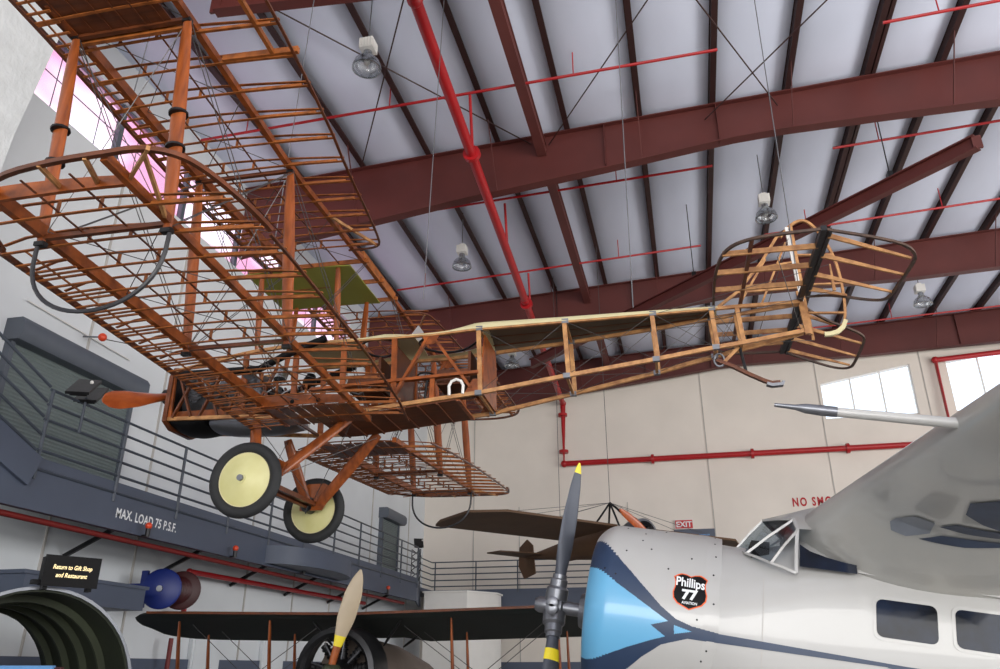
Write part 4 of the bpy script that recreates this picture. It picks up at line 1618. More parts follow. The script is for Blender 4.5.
# rolled inner lip and back plate
rings = []
for x, r in ((0, .545), (-.004, .53), (.01, .51), (.12, .5), (.5, .5), (.9, .6), (.9, cowl_r(.9))):
    rings.append([(x, -r * math.cos(t_), r * math.sin(t_)) for t_ in th])
k0 = len(m.m)
m.loft(rings, caps=False)
CWL = m.build('cowling', [M_PWHITE, M_PLBLUE, M_PNAVY], HW, ang=50)
# fasteners and seam
m = MB()
for x, t_ in ((.35, 52), (.42, 44), (.36, 62), (.12, 25), (.55, 30), (.85, 60), (.86, 45), (.85, 30), (.86, 12), (.76, 2), (.83, -14), (.8, -20), (.25, 40), (.2, 22), (.22, 70), (.85, 74), (.5, 72), (.7, 40)):
    a = math.radians(t_)
    c = V(x, -(cowl_r(x) + .0) * math.cos(a), (cowl_r(x)) * math.sin(a))
    m.lathe([(.0068, -.003), (.0068, .002), (.001, .003)], c, (0, c.y, c.z), 8)
m.build('fasteners', M_DARKMET, CWL)['kind'] = 'stuff'
# shield badge wrapped on the cowling
def wrap(u, v_, off):
    x = .704 + u
    a = math.radians(17.6) + v_ / CR
    r = CR + off
    return (x, -r * math.cos(a), r * math.sin(a))


def shield(k):
    half = [(0, .105), (.03, .118), (.062, .122), (.085, .112), (.112, .092), (.1, .055), (.102, .02), (.113, -.02), (.108, -.06), (.082, -.092), (.04, -.11), (0, -.128)]
    P = half + [(-x, y) for x, y in half[-2:0:-1]]
    out_ = []
    for (x0, y0_), (x1, y1_) in zip(P, P[1:] + P[:1]):
        for j in range(4):
            t_ = j / 4
            out_.append(((x0 + (x1 - x0) * t_) * k, (y0_ + (y1_ - y0_) * t_) * k))
    return out_


def fan(P, off):
    mm = MB()
    n_ = len(P)
    R_ = 8
    vs_ = [wrap(0, 0, off)]
    for j in range(1, R_ + 1):
        vs_ += [wrap(x * j / R_, y * j / R_, off) for x, y in P]
    fs_ = [(0, 1 + k, 1 + (k + 1) % n_) for k in range(n_)]
    for j in range(R_ - 1):
        for k in range(n_):
            a = 1 + j * n_ + k
            b = 1 + j * n_ + (k + 1) % n_
            fs_.append((a, a + n_, b + n_, b))
    mm.add(vs_, fs_)
    return mm


SH = fan(shield(1.0), .0015).build('shield_badge', M_ORANGE, CWL, solid=False, label='orange edged black shield badge')
fan(shield(.93), .0025).build('shield_field', M_BLACK, SH, solid=False)
for txt, sz, vy, bold, wdt_, shear in (('Phillips', .088, .026, .0022, .188, 0), ('77', .088, -.057, .004, .105, 0), ('AVIATION', .024, -.09, .0006, .1, 0)):
    v_, f_ = text_mesh(txt, sz, bold=bold, shear=shear, res=4)
    L0, L1 = min(p[0] for p in v_), max(p[0] for p in v_)
    k = wdt_ / (L1 - L0)
    mm = MB()
    tilt = -.06 if txt == 'Phillips' else 0
    mm.add([wrap((p[0] - (L0 + L1) / 2) * k, vy + p[1] + tilt * (p[0] - (L0 + L1) / 2) * k, .0035) for p in v_], f_)
    mm.build('badge_lettering', M_TEXTW, SH, solid=False)

# engine inside the cowling
EN2 = MB().lathe([(.02, -.1), (.12, -.1), (.17, 0), (.2, .12), (.2, .4), (.05, .42)], (.0, 0, 0), (1, 0, 0), 24).build('radial_engine', M_STEELG, HW)
for k in range(9):
    a = 2 * PI * k / 9
    ax = V(0, math.cos(a), math.sin(a))
    prof = [(.06, .18)]
    for j in range(6):
        prof += [(.06, .2 + j * .033), (.078, .203 + j * .033), (.078, .215 + j * .033), (.06, .218 + j * .033)]
    prof += [(.07, .4), (.06, .43), (.01, .43)]
    MB().lathe(prof, (.2, 0, 0), ax, 14).build('engine_cylinder', M_DARKMET, EN2)
M_BLADE = mat('grey_propeller_blade', (70, 74, 84), 0.5, .3, var=.12, scale=5)
# propeller
HC = V(-.30, 0, .0)
PP = MB()
PP.lathe([(.01, -.15), (.045, -.15), (.06, -.12), (.06, -.06), (.085, -.05), (.085, .06), (.05, .07), (.05, .32)], HC, (1, 0, 0), 20)
PP = PP.build('propeller', M_STEELG, HW)
for s in (-1, 1):
    m = MB()
    d = V(.06, -.04, 1).normalized() if s > 0 else V(.12, -.36, -1).normalized()
    m.lathe([(.06, .03), (.085, .05), (.085, .13), (.066, .15), (.066, .2), (.055, .21), (.055, .24)], HC, d, 18)
    m.lathe([(.01, -.04), (.048, -.04), (.048, .04), (.03, .05), (.01, .05)], HC + V(-.0, -.1, -.02 * s), (0, -1, 0), 16)
    m.build('blade_clamp', M_STEELG, PP)
    rings, rr_ = [], []
    tws = (0, 62), (.3, 50), (1, 28)
    for i in range(24):
        t_ = i / 23
        r = .16 + .96 * t_
        wd = .8 * lerp_tab([(0, .05), (.12, .06), (.3, .085), (.55, .092), (.8, .075), (.94, .05), (1, .012)], t_)
        tk = lerp_tab([(0, .04), (.15, .03), (.5, .014), (1, .004)], t_)
        tw = math.radians(lerp_tab(list(tws), t_))
        cd = (V(0, 1, 0) * math.cos(tw) + V(1, 0, 0) * math.sin(tw))
        cd = (cd - d * cd.dot(d)).normalized()
        td = cd.cross(d)
        c = HC + d * r
        rings.append([tuple(c + cd * wd * math.cos(a) + td * tk * math.sin(a)) for a in [2 * PI * k / 16 for k in range(16)]])
    m = MB()
    m.loft(rings[:22])
    B = m.build('blade', M_BLADE, PP)
    MB().loft(rings[21:]).build('blade_tip', M_YELLOW, B, label='yellow painted blade tip')
    bnd = []
    if s > 0:
        continue
    for i in (4, 5, 6):
        c = sum((V(p) for p in rings[i]), V(0, 0, 0)) / 16
        bnd.append([tuple(c + (V(p) - c) * 1.04) for p in rings[i]])
    MB().loft(bnd).build('yellow_band', M_YELLOW, B)

# fuselage, one smooth body
def sup(ry, zt_, zb_, ex, n=48):
    P = []
    for k in range(n):
        a = 2 * PI * k / n
        c, s_ = math.cos(a), math.sin(a)
        y = -ry * math.copysign(abs(c) ** (2 / ex), c)
        z = (zt_ if s_ > 0 else -zb_) * abs(s_) ** (2 / ex)
        P.append((y, z))
    return P


FS = [(.86, .645, .61, .66, 2.1), (.98, .655, .60, .66, 2.3), (1.1, .66, .60, .68, 2.5), (1.3, .66, .64, .7, 2.8), (1.45, .66, .7, .72, 3.0), (1.8, .665, .74, .73, 3.2), (2.6, .66, .72, .72, 3.2), (3.4, .6, .6, .62, 2.8), (4.6, .42, .42, .45, 2.4), (6.0, .24, .3, .26, 2.1), (7.0, .08, .2, .1, 2)]
rings = []
dense = []
for (a, b) in zip(FS[:-1], FS[1:]):
    for j in range(4):
        t_ = j / 4
        dense.append(tuple(a[q_] + (b[q_] - a[q_]) * t_ for q_ in range(5)))
dense.append(FS[-1])
for x, ry, zt_, zb_, ex in dense:
    rings.append([(x, y, z) for y, z in sup(ry, zt_, zb_, ex)])
m = MB()
m.loft(rings)
FZ = m.build('fuselage', M_PWHITE, HW, ang=60)


def side(x, z, off=.004):
    # point on the near side of the fuselage skin
    for a, b in zip(dense[:-1], dense[1:]):
        if a[0] <= x <= b[0]:
            t_ = (x - a[0]) / (b[0] - a[0])
            ry, zt_, zb_, ex = (a[q_] + (b[q_] - a[q_]) * t_ for q_ in (1, 2, 3, 4))
            H = zt_ if z > 0 else zb_
            k = max(0, 1 - (min(.999, abs(z) / H)) ** ex)
            return (x, -(ry * k ** (1 / ex)) - off, z)
    return (x, -.66 - off, z)


def patch(poly_top, poly_bot, off, nz=6):
    # skin patch between an upper and a lower line given as (x, z) lists of equal length
    mm = MB()
    vs_ = []
    for (xa, za), (xb, zb) in zip(poly_top, poly_bot):
        for j in range(nz + 1):
            t_ = j / nz
            vs_.append(side(xa + (xb - xa) * t_, za + (zb - za) * t_, off))
    for (xa, za), (xb, zb) in zip(poly_top, poly_bot):
        for j in range(nz + 1):
            t_ = j / nz
            p = side(xa + (xb - xa) * t_, za + (zb - za) * t_, off)
            vs_.append((p[0], p[1] + .006, p[2]))
    n_ = len(poly_top)
    q_ = nz + 1
    K = n_ * q_
    fs_ = []
    for i in range(n_ - 1):
        for j in range(nz):
            a = i * q_ + j
            fs_.append((a, a + 1, a + q_ + 1, a + q_))
            fs_.append((K + a, K + a + q_, K + a + q_ + 1, K + a + 1))
    for i in range(n_ - 1):
        for j in (0, nz):
            a = i * q_ + j
            fs_.append((a, a + q_, K + a + q_, K + a))
    for i in (0, n_ - 1):
        for j in range(nz):
            a = i * q_ + j
            fs_.append((a, K + a, K + a + 1, a + 1))
    mm.add(vs_, fs_)
    return mm


# navy stripe
xs_ = [.865 + .1 * i for i in range(22)]
tp = [(x, -.043 + (x - .87) * -.022) for x in xs_]
bt = [(x, -.10 + (x - .87) * .012) for x in xs_]
patch(tp, bt, .004).build('side_stripe', M_PNAVY, FZ, label='navy stripe along the fuselage side')
xs_ = [1.9 + .06 * i for i in range(14)]
patch([(x, -.068) for x in xs_], [(x, -.09 - (x - 1.9) * .12) for x in xs_], .006).build('stripe_flare', M_PNAVY, FZ)
# panel seams
m = MB()
for x in (1.17,):
    m.strip([side(x + .0, z, .001) for z in [-.5 + .05 * i for i in range(18)]], .004, .003, up=(0, 1, 0))
m.build('skin_seam', M_SEAM, FZ)


def rrect(x0, x1, z0, z1, r, sk=0.0):
    P = []
    for cx_, cz_, a0 in ((x1 - r, z1 - r, 0), (x0 + r, z1 - r, 90), (x0 + r, z0 + r, 180), (x1 - r, z0 + r, 270)):
        for k in range(5):
            a = math.radians(a0 + 90 * k / 4)
            P.append((cx_ + r * math.cos(a), cz_ + r * math.sin(a)))
    return P


def sidepoly(P, off, th_=.006):
    mm = MB()
    n_ = len(P)
    cx_ = sum(p[0] for p in P) / n_
    cz_ = sum(p[1] for p in P) / n_
    vs_ = [side(cx_, cz_, off)] + [side(x, z, off) for x, z in P] + [side(x, z, off - th_) for x, z in P]
    fs_ = [(0, 1 + k, 1 + (k + 1) % n_) for k in range(n_)] + [(1 + k, 1 + n_ + k, 1 + n_ + (k + 1) % n_, 1 + (k + 1) % n_) for k in range(n_)]
    mm.add(vs_, fs_)
    return mm


M_CABDARK = mat('dark_cabin_window', (12, 14, 20), 0.06, var=0.3, scale=5, rgb2=(28, 38, 58))
M_CABDARK.node_tree.nodes['Principled BSDF'].inputs['Specular IOR Level'].default_value = 0.12
for x0, x1 in ((1.842, 2.19), (2.29, 2.66)):
    W_ = sidepoly(rrect(x0 - .02, x1 + .02, .063, .33, .05), .003).build('cabin_window_frame', M_PWHITE, FZ)
    sidepoly(rrect(x0, x1, .083, .31, .04), .006).build('cabin_window', M_CABDARK, W_)
xs_ = [1.74 + .1 * i for i in range(17)]
patch([(x, .515 - (x - 1.74) * .02) for x in xs_], [(x, .455 - (x - 1.74) * .055) for x in xs_], .03).build('wing_root_fairing', M_PWHITE, FZ)
# cockpit side window under the wing
P = [(1.385, .445), (1.385, .59), (1.45, .552), (1.55, .525), (1.64, .508), (1.73, .497), (1.73, .443), (1.55, .444)]
MB().prism(P, .012, lambda u, v_, w_: (u, -.678 + w_ + (v_ - .44) * .18, v_)).build('cockpit_side_window', M_CABDARK, FZ)

# windscreen: sloping panes on a frame, cabin roof front
A = dict(bc=(1.0, 0, .59), bn=(1.06, -.45, .515), bs=(1.21, -.63, .45), tc=(1.19, 0, .83), tn=(1.365, -.45, .785), tp=(1.375, -.60, .69), lo=(1.365, -.668, .40))
frames = [('bc', 'bn'), ('bn', 'bs'), ('tc', 'tn'), ('tn', 'tp'), ('bc', 'tc'), ('bn', 'tn'), ('bs', 'tp'), ('tp', 'lo'), ('bs', 'lo')]
for s in (1, -1):
    g = {k: V(v_[0], v_[1] * s, v_[2]) for k, v_ in A.items()}
    for a, b in frames:
        if a == 'bc' and b == 'tc' and s < 0:
            continue
        MB().strip([g[a], g[a].lerp(g[b], .5) + V(-.004, -.004 * s, .004), g[b]], .022, .016).build('windscreen_frame', M_PWHITE, FZ)
    MB().add([g['bc'], g['bn'], g['tn'], g['tc']], [(0, 1, 2, 3)]).build('windscreen_pane', M_CANOPY, FZ, solid=False)
    MB().add([g['bn'], g['bs'], g['tp'], g['tn']], [(0, 1, 2, 3)]).build('quarter_pane', M_CANOPY, FZ, solid=False)
m = MB()
m.add([(1.19, -.0, .84), (1.36, -.44, .795), (1.38, -.59, .70), (1.8, -.6, .72), (1.8, 0, .95), (1.8, .6, .72), (1.38, .59, .70), (1.36, .44, .795), (1.5, 0, .93), (1.5, -.36, .9), (1.5, .36, .9)],
      [(0, 1, 9, 8), (1, 2, 3, 9), (9, 3, 4, 8), (0, 8, 10, 7), (7, 10, 5, 6), (10, 8, 4, 5)])
m.build('cabin_roof', M_WINGM, FZ, solid=False, ang=60)
MB().box((1.15, 0, .55), (.12, .9, .12)).build('instrument_coaming', M_BLACK, FZ)

# cantilever wing, one lofted skin from tip to tip
def wsec(y):
    ay = abs(y)
    t_ = min(1, max(0, (ay - .55) / 5.0))
    root = 1 - min(1, max(0, (ay - .62) / .45))
    le = 1.48 + .20 * ay - .14 * root
    ch_ = 2.25 * (1 - t_) + 1.0 * t_
    zb = .85 + .083 * ay - .12 * root
    tk = .19 * ch_ * (1 - .35 * t_)
    P = []
    U = [0, .004, .01, .02, .035, .055, .08, .11, .145, .18, .23, .28, .34, .4, .47, .55, .7, .85, 1]
    up_ = [(le + u * ch_, zb + tk * (1.48 * math.sqrt(u) - .63 * u - 1.76 * u * u + 1.42 * u ** 3 - .51 * u ** 4) * 1.35 * .8 - u * .1 * (1 - t_)) for u in U]
    lo_ = [(le + u * ch_, zb - tk * (1.48 * math.sqrt(u) - .63 * u - 1.76 * u * u + 1.42 * u ** 3 - .51 * u ** 4) * (1.25 + .35 * (1 - t_) + .58 * root) * .8 - u * .1 * (1 - t_)) for u in U]
    return [(x, y, z) for x, z in up_] + [(x, y, z) for x, z in reversed(lo_[1:])]


ysw = [-5.6, -5.5, -5.2, -4.6, -3.8, -3, -2.2, -1.8, -1.4, -1.2, -1.07, -1.0, -.93, -.86, -.79, -.72, -.66, -.62, -.4, 0, .4, .65, .75, .9, 1.1, 1.6, 2.2, 3, 3.8, 4.6, 5.2, 5.5, 5.6]
rings = []
for y in ysw:
    P = wsec(y)
    e = max(0, (abs(y) - 5.2) / .4)
    if e > 0:
        cx_ = sum(p[0] for p in P) / len(P)
        cz_ = sum(p[2] for p in P) / len(P)
        k = math.sqrt(max(.01, 1 - e * e * .95))
        P = [(cx_ + (p[0] - cx_) * k, p[1], cz_ + (p[2] - cz_) * k) for p in P]
    rings.append(P)
m = MB()
m.loft(rings)
WG = m.build('wing', M_WINGM, HW, ang=50)
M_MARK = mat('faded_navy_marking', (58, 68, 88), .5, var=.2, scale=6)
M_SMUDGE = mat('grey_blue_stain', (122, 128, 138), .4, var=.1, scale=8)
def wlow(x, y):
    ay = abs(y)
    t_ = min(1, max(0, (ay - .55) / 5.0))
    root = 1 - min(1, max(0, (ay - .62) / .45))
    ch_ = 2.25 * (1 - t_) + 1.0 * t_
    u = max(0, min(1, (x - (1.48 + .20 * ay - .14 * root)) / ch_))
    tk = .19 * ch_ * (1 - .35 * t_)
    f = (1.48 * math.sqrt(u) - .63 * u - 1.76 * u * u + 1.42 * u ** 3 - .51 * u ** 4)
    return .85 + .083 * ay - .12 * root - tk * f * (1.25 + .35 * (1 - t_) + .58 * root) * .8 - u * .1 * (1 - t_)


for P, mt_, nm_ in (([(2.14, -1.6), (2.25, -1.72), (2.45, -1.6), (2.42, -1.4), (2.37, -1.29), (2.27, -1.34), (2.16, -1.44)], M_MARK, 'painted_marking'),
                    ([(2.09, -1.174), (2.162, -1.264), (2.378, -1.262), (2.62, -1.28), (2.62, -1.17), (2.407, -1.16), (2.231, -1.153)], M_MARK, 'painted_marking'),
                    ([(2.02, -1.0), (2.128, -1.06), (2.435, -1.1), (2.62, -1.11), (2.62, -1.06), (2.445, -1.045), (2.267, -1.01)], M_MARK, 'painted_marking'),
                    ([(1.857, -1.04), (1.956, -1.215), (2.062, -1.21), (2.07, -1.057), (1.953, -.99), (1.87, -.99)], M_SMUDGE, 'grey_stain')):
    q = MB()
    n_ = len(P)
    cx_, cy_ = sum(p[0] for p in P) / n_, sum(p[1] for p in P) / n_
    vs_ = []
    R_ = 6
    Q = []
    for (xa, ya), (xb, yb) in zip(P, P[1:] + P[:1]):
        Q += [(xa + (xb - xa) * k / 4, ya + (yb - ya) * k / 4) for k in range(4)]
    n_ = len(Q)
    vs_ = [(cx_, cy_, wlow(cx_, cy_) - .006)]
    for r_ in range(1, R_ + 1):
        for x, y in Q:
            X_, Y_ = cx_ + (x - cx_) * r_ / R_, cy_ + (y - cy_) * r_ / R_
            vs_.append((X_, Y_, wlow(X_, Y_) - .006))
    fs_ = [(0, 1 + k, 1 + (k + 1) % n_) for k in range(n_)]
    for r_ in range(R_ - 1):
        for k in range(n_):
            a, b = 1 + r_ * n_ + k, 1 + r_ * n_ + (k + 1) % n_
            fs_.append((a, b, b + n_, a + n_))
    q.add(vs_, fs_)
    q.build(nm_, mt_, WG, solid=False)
# pitot boom on the leading edge
m = MB()
m.tube([(1.95, -2.2, 1.02), (1.6, -2.2, 1.027), (1.381, -2.2, 1.031)], [.028, .025, .024], 14)
BM = m.build('air_speed_boom', M_PWHITE, WG)
m = MB()
m.tube([(1.39, -2.2, 1.031), (1.32, -2.2, 1.033), (1.24, -2.2, 1.037), (1.19, -2.2, 1.04), (1.09, -2.2, 1.044)], [.027, .028, .025, .014, .01], 14)
m.build('boom_tip', M_STEELG, BM)

# ================================================================== DARK MONOPLANE HANGING BEYOND
DM = thing('wire_braced_monoplane', 'dark brown fabric covered early monoplane hanging before the far wall', 'aeroplane', (-1.98, 19.6, 4.5), (0, 0, math.radians(48)))
m = MB()
# local frame: nose toward +x / camera, tail away to the left


def slab_wing(P, th_, zfun):
    mm = MB()
    n_ = len(P)
    vs_ = [(x, y, zfun(x, y)) for x, y in P] + [(x, y, zfun(x, y) - th_) for x, y in P]
    mm.add(vs_, [tuple(range(n_)), tuple(reversed(range(n_, 2 * n_)))] + [(i, n_ + i, n_ + (i + 1) % n_, (i + 1) % n_) for i in range(n_)])
    return mm


zf = lambda x, y: .12 + .002 * abs(x) - .05 * y
slab_wing([(-.45, -.95), (-3.6, -1.0), (-4.3, -.55), (-4.35, .5), (-4.2, .95), (-.45, 1.0)], .05, zf).build('wing_panel', M_BFAB, DM)
slab_wing([(.45, -.95), (3.6, -1.0), (4.3, -.55), (4.35, .5), (4.2, .95), (.45, 1.0)], .05, zf).build('wing_panel', M_BFAB, DM)
rings = []
for x, y, r in ((.0, -1.2, .33), (0, -.6, .38), (0, .6, .36), (0, 1.5, .26), (0, 2.4, .14), (0, 3.1, .05)):
    rings.append([(x + r * math.cos(a), y, -.12 + r * .9 * math.sin(a)) for a in [PI / 4 + 2 * PI * k / 12 for k in range(12)]])
m.loft(rings)
m.build('fuselage', M_BFAB, DM, ang=60)
slab_wing([(-1.35, 2.5), (0, 2.3), (1.35, 2.5), (1.4, 3.05), (0, 3.2), (-1.4, 3.05)], .03, lambda x, y: -.1).build('tailplane', M_BFAB, DM)
m = MB()
m.prism([(2.8, -.45), (3.3, -.55), (3.55, -.2), (3.5, .3), (3.15, .48), (2.9, .3)], .03, lambda u, v_, w_: (w_ - .015, u, v_ - .12))
m.build('rudder', M_BFAB, DM)
m = MB()
m.lathe([(.36, -.12), (.42, -.1), (.43, .1), (.4, .3), (.38, .3), (.38, -.08), (.36, -.12)], (.02, -1.25, -.12), (0, 1, 0), 28, capends=False)
m.build('engine_cowl', M_STEELG, DM)
m = MB()
for k in range(7):
    a = 2 * PI * k / 7
    m.lathe([(.03, .05), (.06, .08), (.06, .3), (.02, .32)], (.02, -1.25, -.12), (math.cos(a), 0, math.sin(a)), 10)
m.build('rotary_engine', M_DARKMET, DM)
m = MB()
for s in (-1, 1):
    rings = []
    for i in range(9):
        t_ = i / 8
        c = V(.0, -1.5, -.1) + V(-.8, 0, .45).normalized() * (1.0 * t_ * s)
        wd = lerp_tab([(0, .05), (.4, .09), (.8, .08), (1, .03)], t_)
        rings.append([tuple(c + V(.45, -.3 * s, .8).normalized() * wd * math.cos(a) + V(0, 1, 0) * .015 * math.sin(a)) for a in [2 * PI * k / 10 for k in range(10)]])
    m.loft(rings)
m.build('propeller', M_PROPW, DM)
m = MB()
for p in ((-.35, -.9), (.35, -.9), (-.3, .2), (.3, .2)):
    m.tube([(p[0], p[1], .15), (-.1, -.35, .8)], .025, 8)
m.build('cabane_pylon', M_DARKMET, DM)
for x in (-3.6, -2.2, 2.2, 3.6):
    m = MB()
    m.tube([(-.1, -.35, .8), (x, -.7, zf(x, -.7))], .006, 5)
    m.tube([(-.1, -.35, .8), (x, .6, zf(x, .6))], .006, 5)
    m.build('bracing_wire_pair', M_WIRE, DM)
m = MB()
for s in (-1, 1):
    m.tube([(s * .3, -.7, -.4), (s * .55, -.8, -1.05)], .03, 8)
    m.tube([(s * .3, .1, -.4), (s * .55, -.75, -1.05)], .03, 8)
m.tube([(-.8, -.8, -1.05), (.8, -.8, -1.05)], .025, 8)
m.build('undercarriage', M_WOODD, DM)
for s in (-1, 1):
    MB().lathe([(.02, -.02), (.28, -.02), (.32, -.04), (.34, 0), (.32, .04), (.28, .02), (.02, .02)], (s * .75, -.8, -1.05), (1, 0, 0), 24).build('wheel', M_RUBBER, DM)
for x, y in ((-.1, -.35), (0, 1.7)):
    z = .8 if y < 0 else -.05
    MB().tube([(x, y, z), (x, y, 12.3 - 4.45)], .008, 5).build('suspension_wire', M_WIRE, DM)

M_GFUS = mat('brown_grey_fuselage_fabric', (96, 84, 76), .7, var=.2, scale=2)
# ================================================================== DARK BIPLANE ON THE FLOOR BELOW
GB = thing('dark_green_biplane', 'dark fabric covered biplane on the floor with a radial engine facing the camera', 'aeroplane', (-4.25, 10.3, 1.49), (0, 0, 0))
pit = math.radians(11)


def wing2(zc, y0_, chd, half, name):
    # upper wing seen from below: section lofted spanwise with rounded raked tips
    mm = MB()
    rings_ = []
    for x in [-half, -half + .05, -half + .15, -half + .35, -half + .7, -half + 1.2, -.6, -.3, 0, .3, .6, half - 1.2, half - .7, half - .35, half - .15, half - .05, half]:
        e = max(0, (abs(x) - (half - .7)) / .7)
        k = math.sqrt(max(.02, 1 - e ** 2.2))
        c0 = y0_ + chd * .3 * (1 - k) * 1.6
        c1 = y0_ + chd - chd * .25 * (1 - k)
        if abs(x) < .5 and name == 'upper_wing':
            c1 -= .25
        dz = .02 * abs(x)
        sec_ = []
        for u, w_ in ((0, 0), (.05, .04), (.2, .08), (.45, .08), (.75, .045), (1, 0), (.75, -.0), (.45, .005), (.2, -.012), (.05, -.022)):
            yy = c0 + (c1 - c0) * u
            sec_.append((x, yy, zc + dz + w_ * max(k, .3) - (yy - y0_) * math.tan(pit)))
        rings_.append(sec_)
    mm.loft(rings_)
    return mm


wing2(.74, -.5, 1.5, 3.42, 'upper_wing').build('upper_wing', M_DFAB, GB)
wing2(-.6, -.1, 1.4, 3.0, 'lower_wing').build('lower_wing', M_DFAB, GB)
m = MB()
m.strip([(x, -.515, .742 + .02 * abs(x)) for x in [-2.9 + 5.8 * i / 20 for i in range(21)]], .03, .03)
m.build('leading_edge_tape', M_WOODD, GB)
for s in (-1, 1):
    for x in (1.25, 2.6):
        for y in (-.2, .55):
            MB().ell((s * x, y + .25, -.6 - (y + .35) * math.tan(pit)), (s * x, y, .76 - (y + .5) * math.tan(pit)), .02, .04, up=(0, 1, 0)).build('interplane_strut', M_STRUT, GB)
    for y in (-.25, .5):
        MB().ell((s * .35, y + .1, .38), (s * .6, y, .72 - (y + .5) * math.tan(pit)), .018, .03, up=(0, 1, 0)).build('cabane_strut', M_DARKMET, GB)
    for a_, b_ in (((.6, .73), (2.45, -.55)), ((.6, -.6), (2.45, .76))):
        q = MB()
        for y in (-.1, .5):
            q.tube([(s * a_[0], y, a_[1] - .12), (s * b_[0], y, b_[1] - .1)], .005, 5)
        q.build('bracing_wire_pair', M_WIRE, GB)
rings = []
for y, r, zc in ((-.35, .44, .0), (.2, .45, .02), (1.0, .42, 0), (2.2, .34, -.1), (3.8, .2, -.35), (5.4, .06, -.6)):
    rings.append([(r * math.cos(a), y, zc + r * math.sin(a)) for a in [2 * PI * k / 20 for k in range(20)]])
MB().loft(rings).build('fuselage', M_GFUS, GB, ang=60)
m = MB()
m.lathe([(.40, 0), (.44, -.04), (.5, -.02), (.52, .08), (.52, .4), (.5, .4), (.47, .1), (.42, .04), (.40, 0)], (.02, -.85, .07), (0, 1, 0), 36, capends=False)
m.build('engine_cowl', M_DARKMET, GB)
RE = MB().lathe([(.02, -.12), (.1, -.12), (.14, 0), (.16, .1), (.16, .3), (.02, .3)], (.02, -.75, .07), (0, 1, 0), 20).build('radial_engine', M_DARKMET, GB)
for k in range(9):
    a = 2 * PI * k / 9 + .2
    pr = [(.045, .12)]
    for j in range(5):
        pr += [(.045, .14 + j * .05), (.06, .145 + j * .05), (.06, .16 + j * .05), (.045, .165 + j * .05)]
    pr += [(.05, .4), (.01, .41)]
    c = MB().lathe(pr, (.02, -.62, .07), (math.cos(a), 0, math.sin(a)), 12).build('engine_cylinder', M_DARKMET, RE)
    MB().tube([V(.02, -.72, .07) + V(math.cos(a - .12), 0, math.sin(a - .12)) * .14, V(.02, -.7, .07) + V(math.cos(a - .12), 0, math.sin(a - .12)) * .4], .01, 6).build('push_rod', M_STEELG, c)
PG = MB().lathe([(.01, -.12), (.06, -.11), (.1, -.04), (.1, .1), (.02, .12)], (.02, -.98, .07), (0, 1, 0), 20).build('propeller', M_DGREEN, GB)
for s in (-1, 1):
    dd = V(.27, 0, 1).normalized() * s
    rings = []
    for i in range(20):
        t_ = i / 19
        c = V(.02, -1.0, .07) + dd * (.05 + 1.14 * t_)
        wd = lerp_tab([(0, .045), (.2, .05), (.5, .11), (.75, .105), (.92, .06), (1, .012)], t_)
        tk = lerp_tab([(0, .04), (.3, .02), (1, .004)], t_)
        tw = math.radians(50 - 32 * t_)
        cd = V(1, 0, -.27).normalized() * math.cos(tw) + V(0, 1, 0) * math.sin(tw)
        td = cd.cross(dd)
        rings.append([tuple(c + cd * wd * math.cos(a) + td * tk * math.sin(a)) for a in [2 * PI * k / 14 for k in range(14)]])
    MB().loft(rings[:5]).build('blade_root', M_WOOD, PG)
    MB().loft(rings[4:7]).build('yellow_decal_band', M_YELLOW, PG)
    MB().loft(rings[6:]).build('blade', M_GUARD, PG)
for s in (-1, 1):
    MB().tube([(s * .3, -.3, -.35), (s * .75, -.35, -1.2)], .03, 8).build('gear_leg', M_WOODD, GB)
    MB().lathe([(.02, -.05), (.24, -.04), (.28, -.06), (.33, 0), (.28, .06), (.24, .04), (.02, .05)], (s * .8, -.35, -1.21), (1, 0, 0), 28).build('wheel', M_RUBBER, GB)
MB().tube([(0, 5.2, -.75), (0, 5.5, -1.5)], .03, 8).build('tail_skid', M_WOODD, GB)

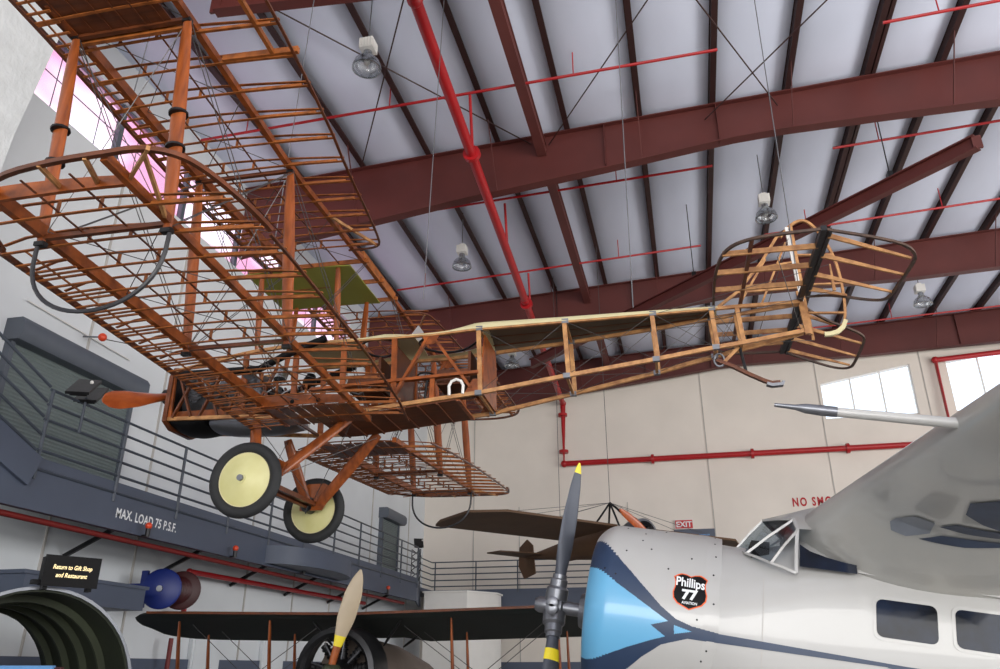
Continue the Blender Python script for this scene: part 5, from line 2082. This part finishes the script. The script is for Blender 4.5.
# ================================================================== LOWER LEFT: ARCHED SHELL, LIT SIGN, INFORMATION BOARD
AR = thing('arched_fuselage_section', 'dark green ribbed half-cylinder shell at the lower left corner', 'display', (-6.27, 6.95, 0), (0, 0, math.radians(60)))
CXA, RA, ZA = 0, .99, 1.34
sec = []
for k in range(33):
    a = math.radians(-40 + 220 * k / 32)
    sec.append((math.cos(a), math.sin(a)))
rings = []
for y in (0, .02, 1.2, 2.4):
    rings.append([(RA * c, y, ZA + RA * s_) for c, s_ in sec] + [((RA - .03) * c, y, ZA + (RA - .03) * s_) for c, s_ in reversed(sec)])
MB().loft(rings).build('skin', M_DGREEN2, AR)
for y in (.5, 1.0, 1.5, 2.0):
    rr = []
    for dy in (0, .05):
        rr.append([((RA - .03) * c, y + dy, ZA + (RA - .03) * s_) for c, s_ in sec] + [((RA - .1) * c, y + dy, ZA + (RA - .1) * s_) for c, s_ in reversed(sec)])
    MB().loft(rr).build('rib', M_DGREEN, AR)
rr = []
for y in (-.03, .03):
    rr.append([((RA + .02) * c, y, ZA + (RA + .02) * s_) for c, s_ in sec] + [((RA - .01) * c, y, ZA + (RA - .01) * s_) for c, s_ in reversed(sec)])
MB().loft(rr).build('front_edge_trim', M_STEELG, AR)
MB().box((0, 1.2, .33), (1.5, 2.3, .66)).build('plinth', M_BLACK, AR)

SG = thing('lit_sign_box', 'black box sign with glowing cream lettering standing on the arched shell', 'sign', (-6.12, 7.05, 2.34), (0, 0, math.radians(58)))
SG.scale = (.8, .8, .85)
MB().box((0, 0, .18), (.62, .2, .32)).box((0, -.095, .18), (.66, .02, .35)).box((-.26, 0, .0), (.05, .12, .06)).box((.26, 0, .0), (.05, .12, .06)).build('sign_box', M_BLACK, SG)
MB().box((-.36, 0, .05), (.1, .1, .05)).build('side_bracket', M_BLACK, SG)
for i, tx in enumerate(('Return to Gift Shop', 'and Restaurant')):
    v_, f_ = text_mesh(tx, .075, bold=.0008, shear=.2, align='CENTER')
    L0, L1 = min(p[0] for p in v_), max(p[0] for p in v_)
    k = (.46 if i == 0 else .37) / (L1 - L0)
    MB().add([(p[0] * k, -.109, .2 - i * .09 + p[1] * .95) for p in v_], f_).build('sign_lettering', M_SIGNLIT, SG, solid=False)

IB = thing('information_board', 'blue information board at the bottom edge in front of the arched shell', 'board', (-4.9, 5.4, 0))
MB().box((0, 0, 1.5), (.5, .03, .24)).build('print', M_PANELB, IB)
MB().box((0, .02, 1.49), (.62, .03, .24)).build('frame', M_MAROON, IB)
MB().tube([(0, .04, .02), (0, .04, 1.4)], .025, 10).box((0, .04, .01), (.4, .3, .02)).build('stand', M_DARKMET, IB)
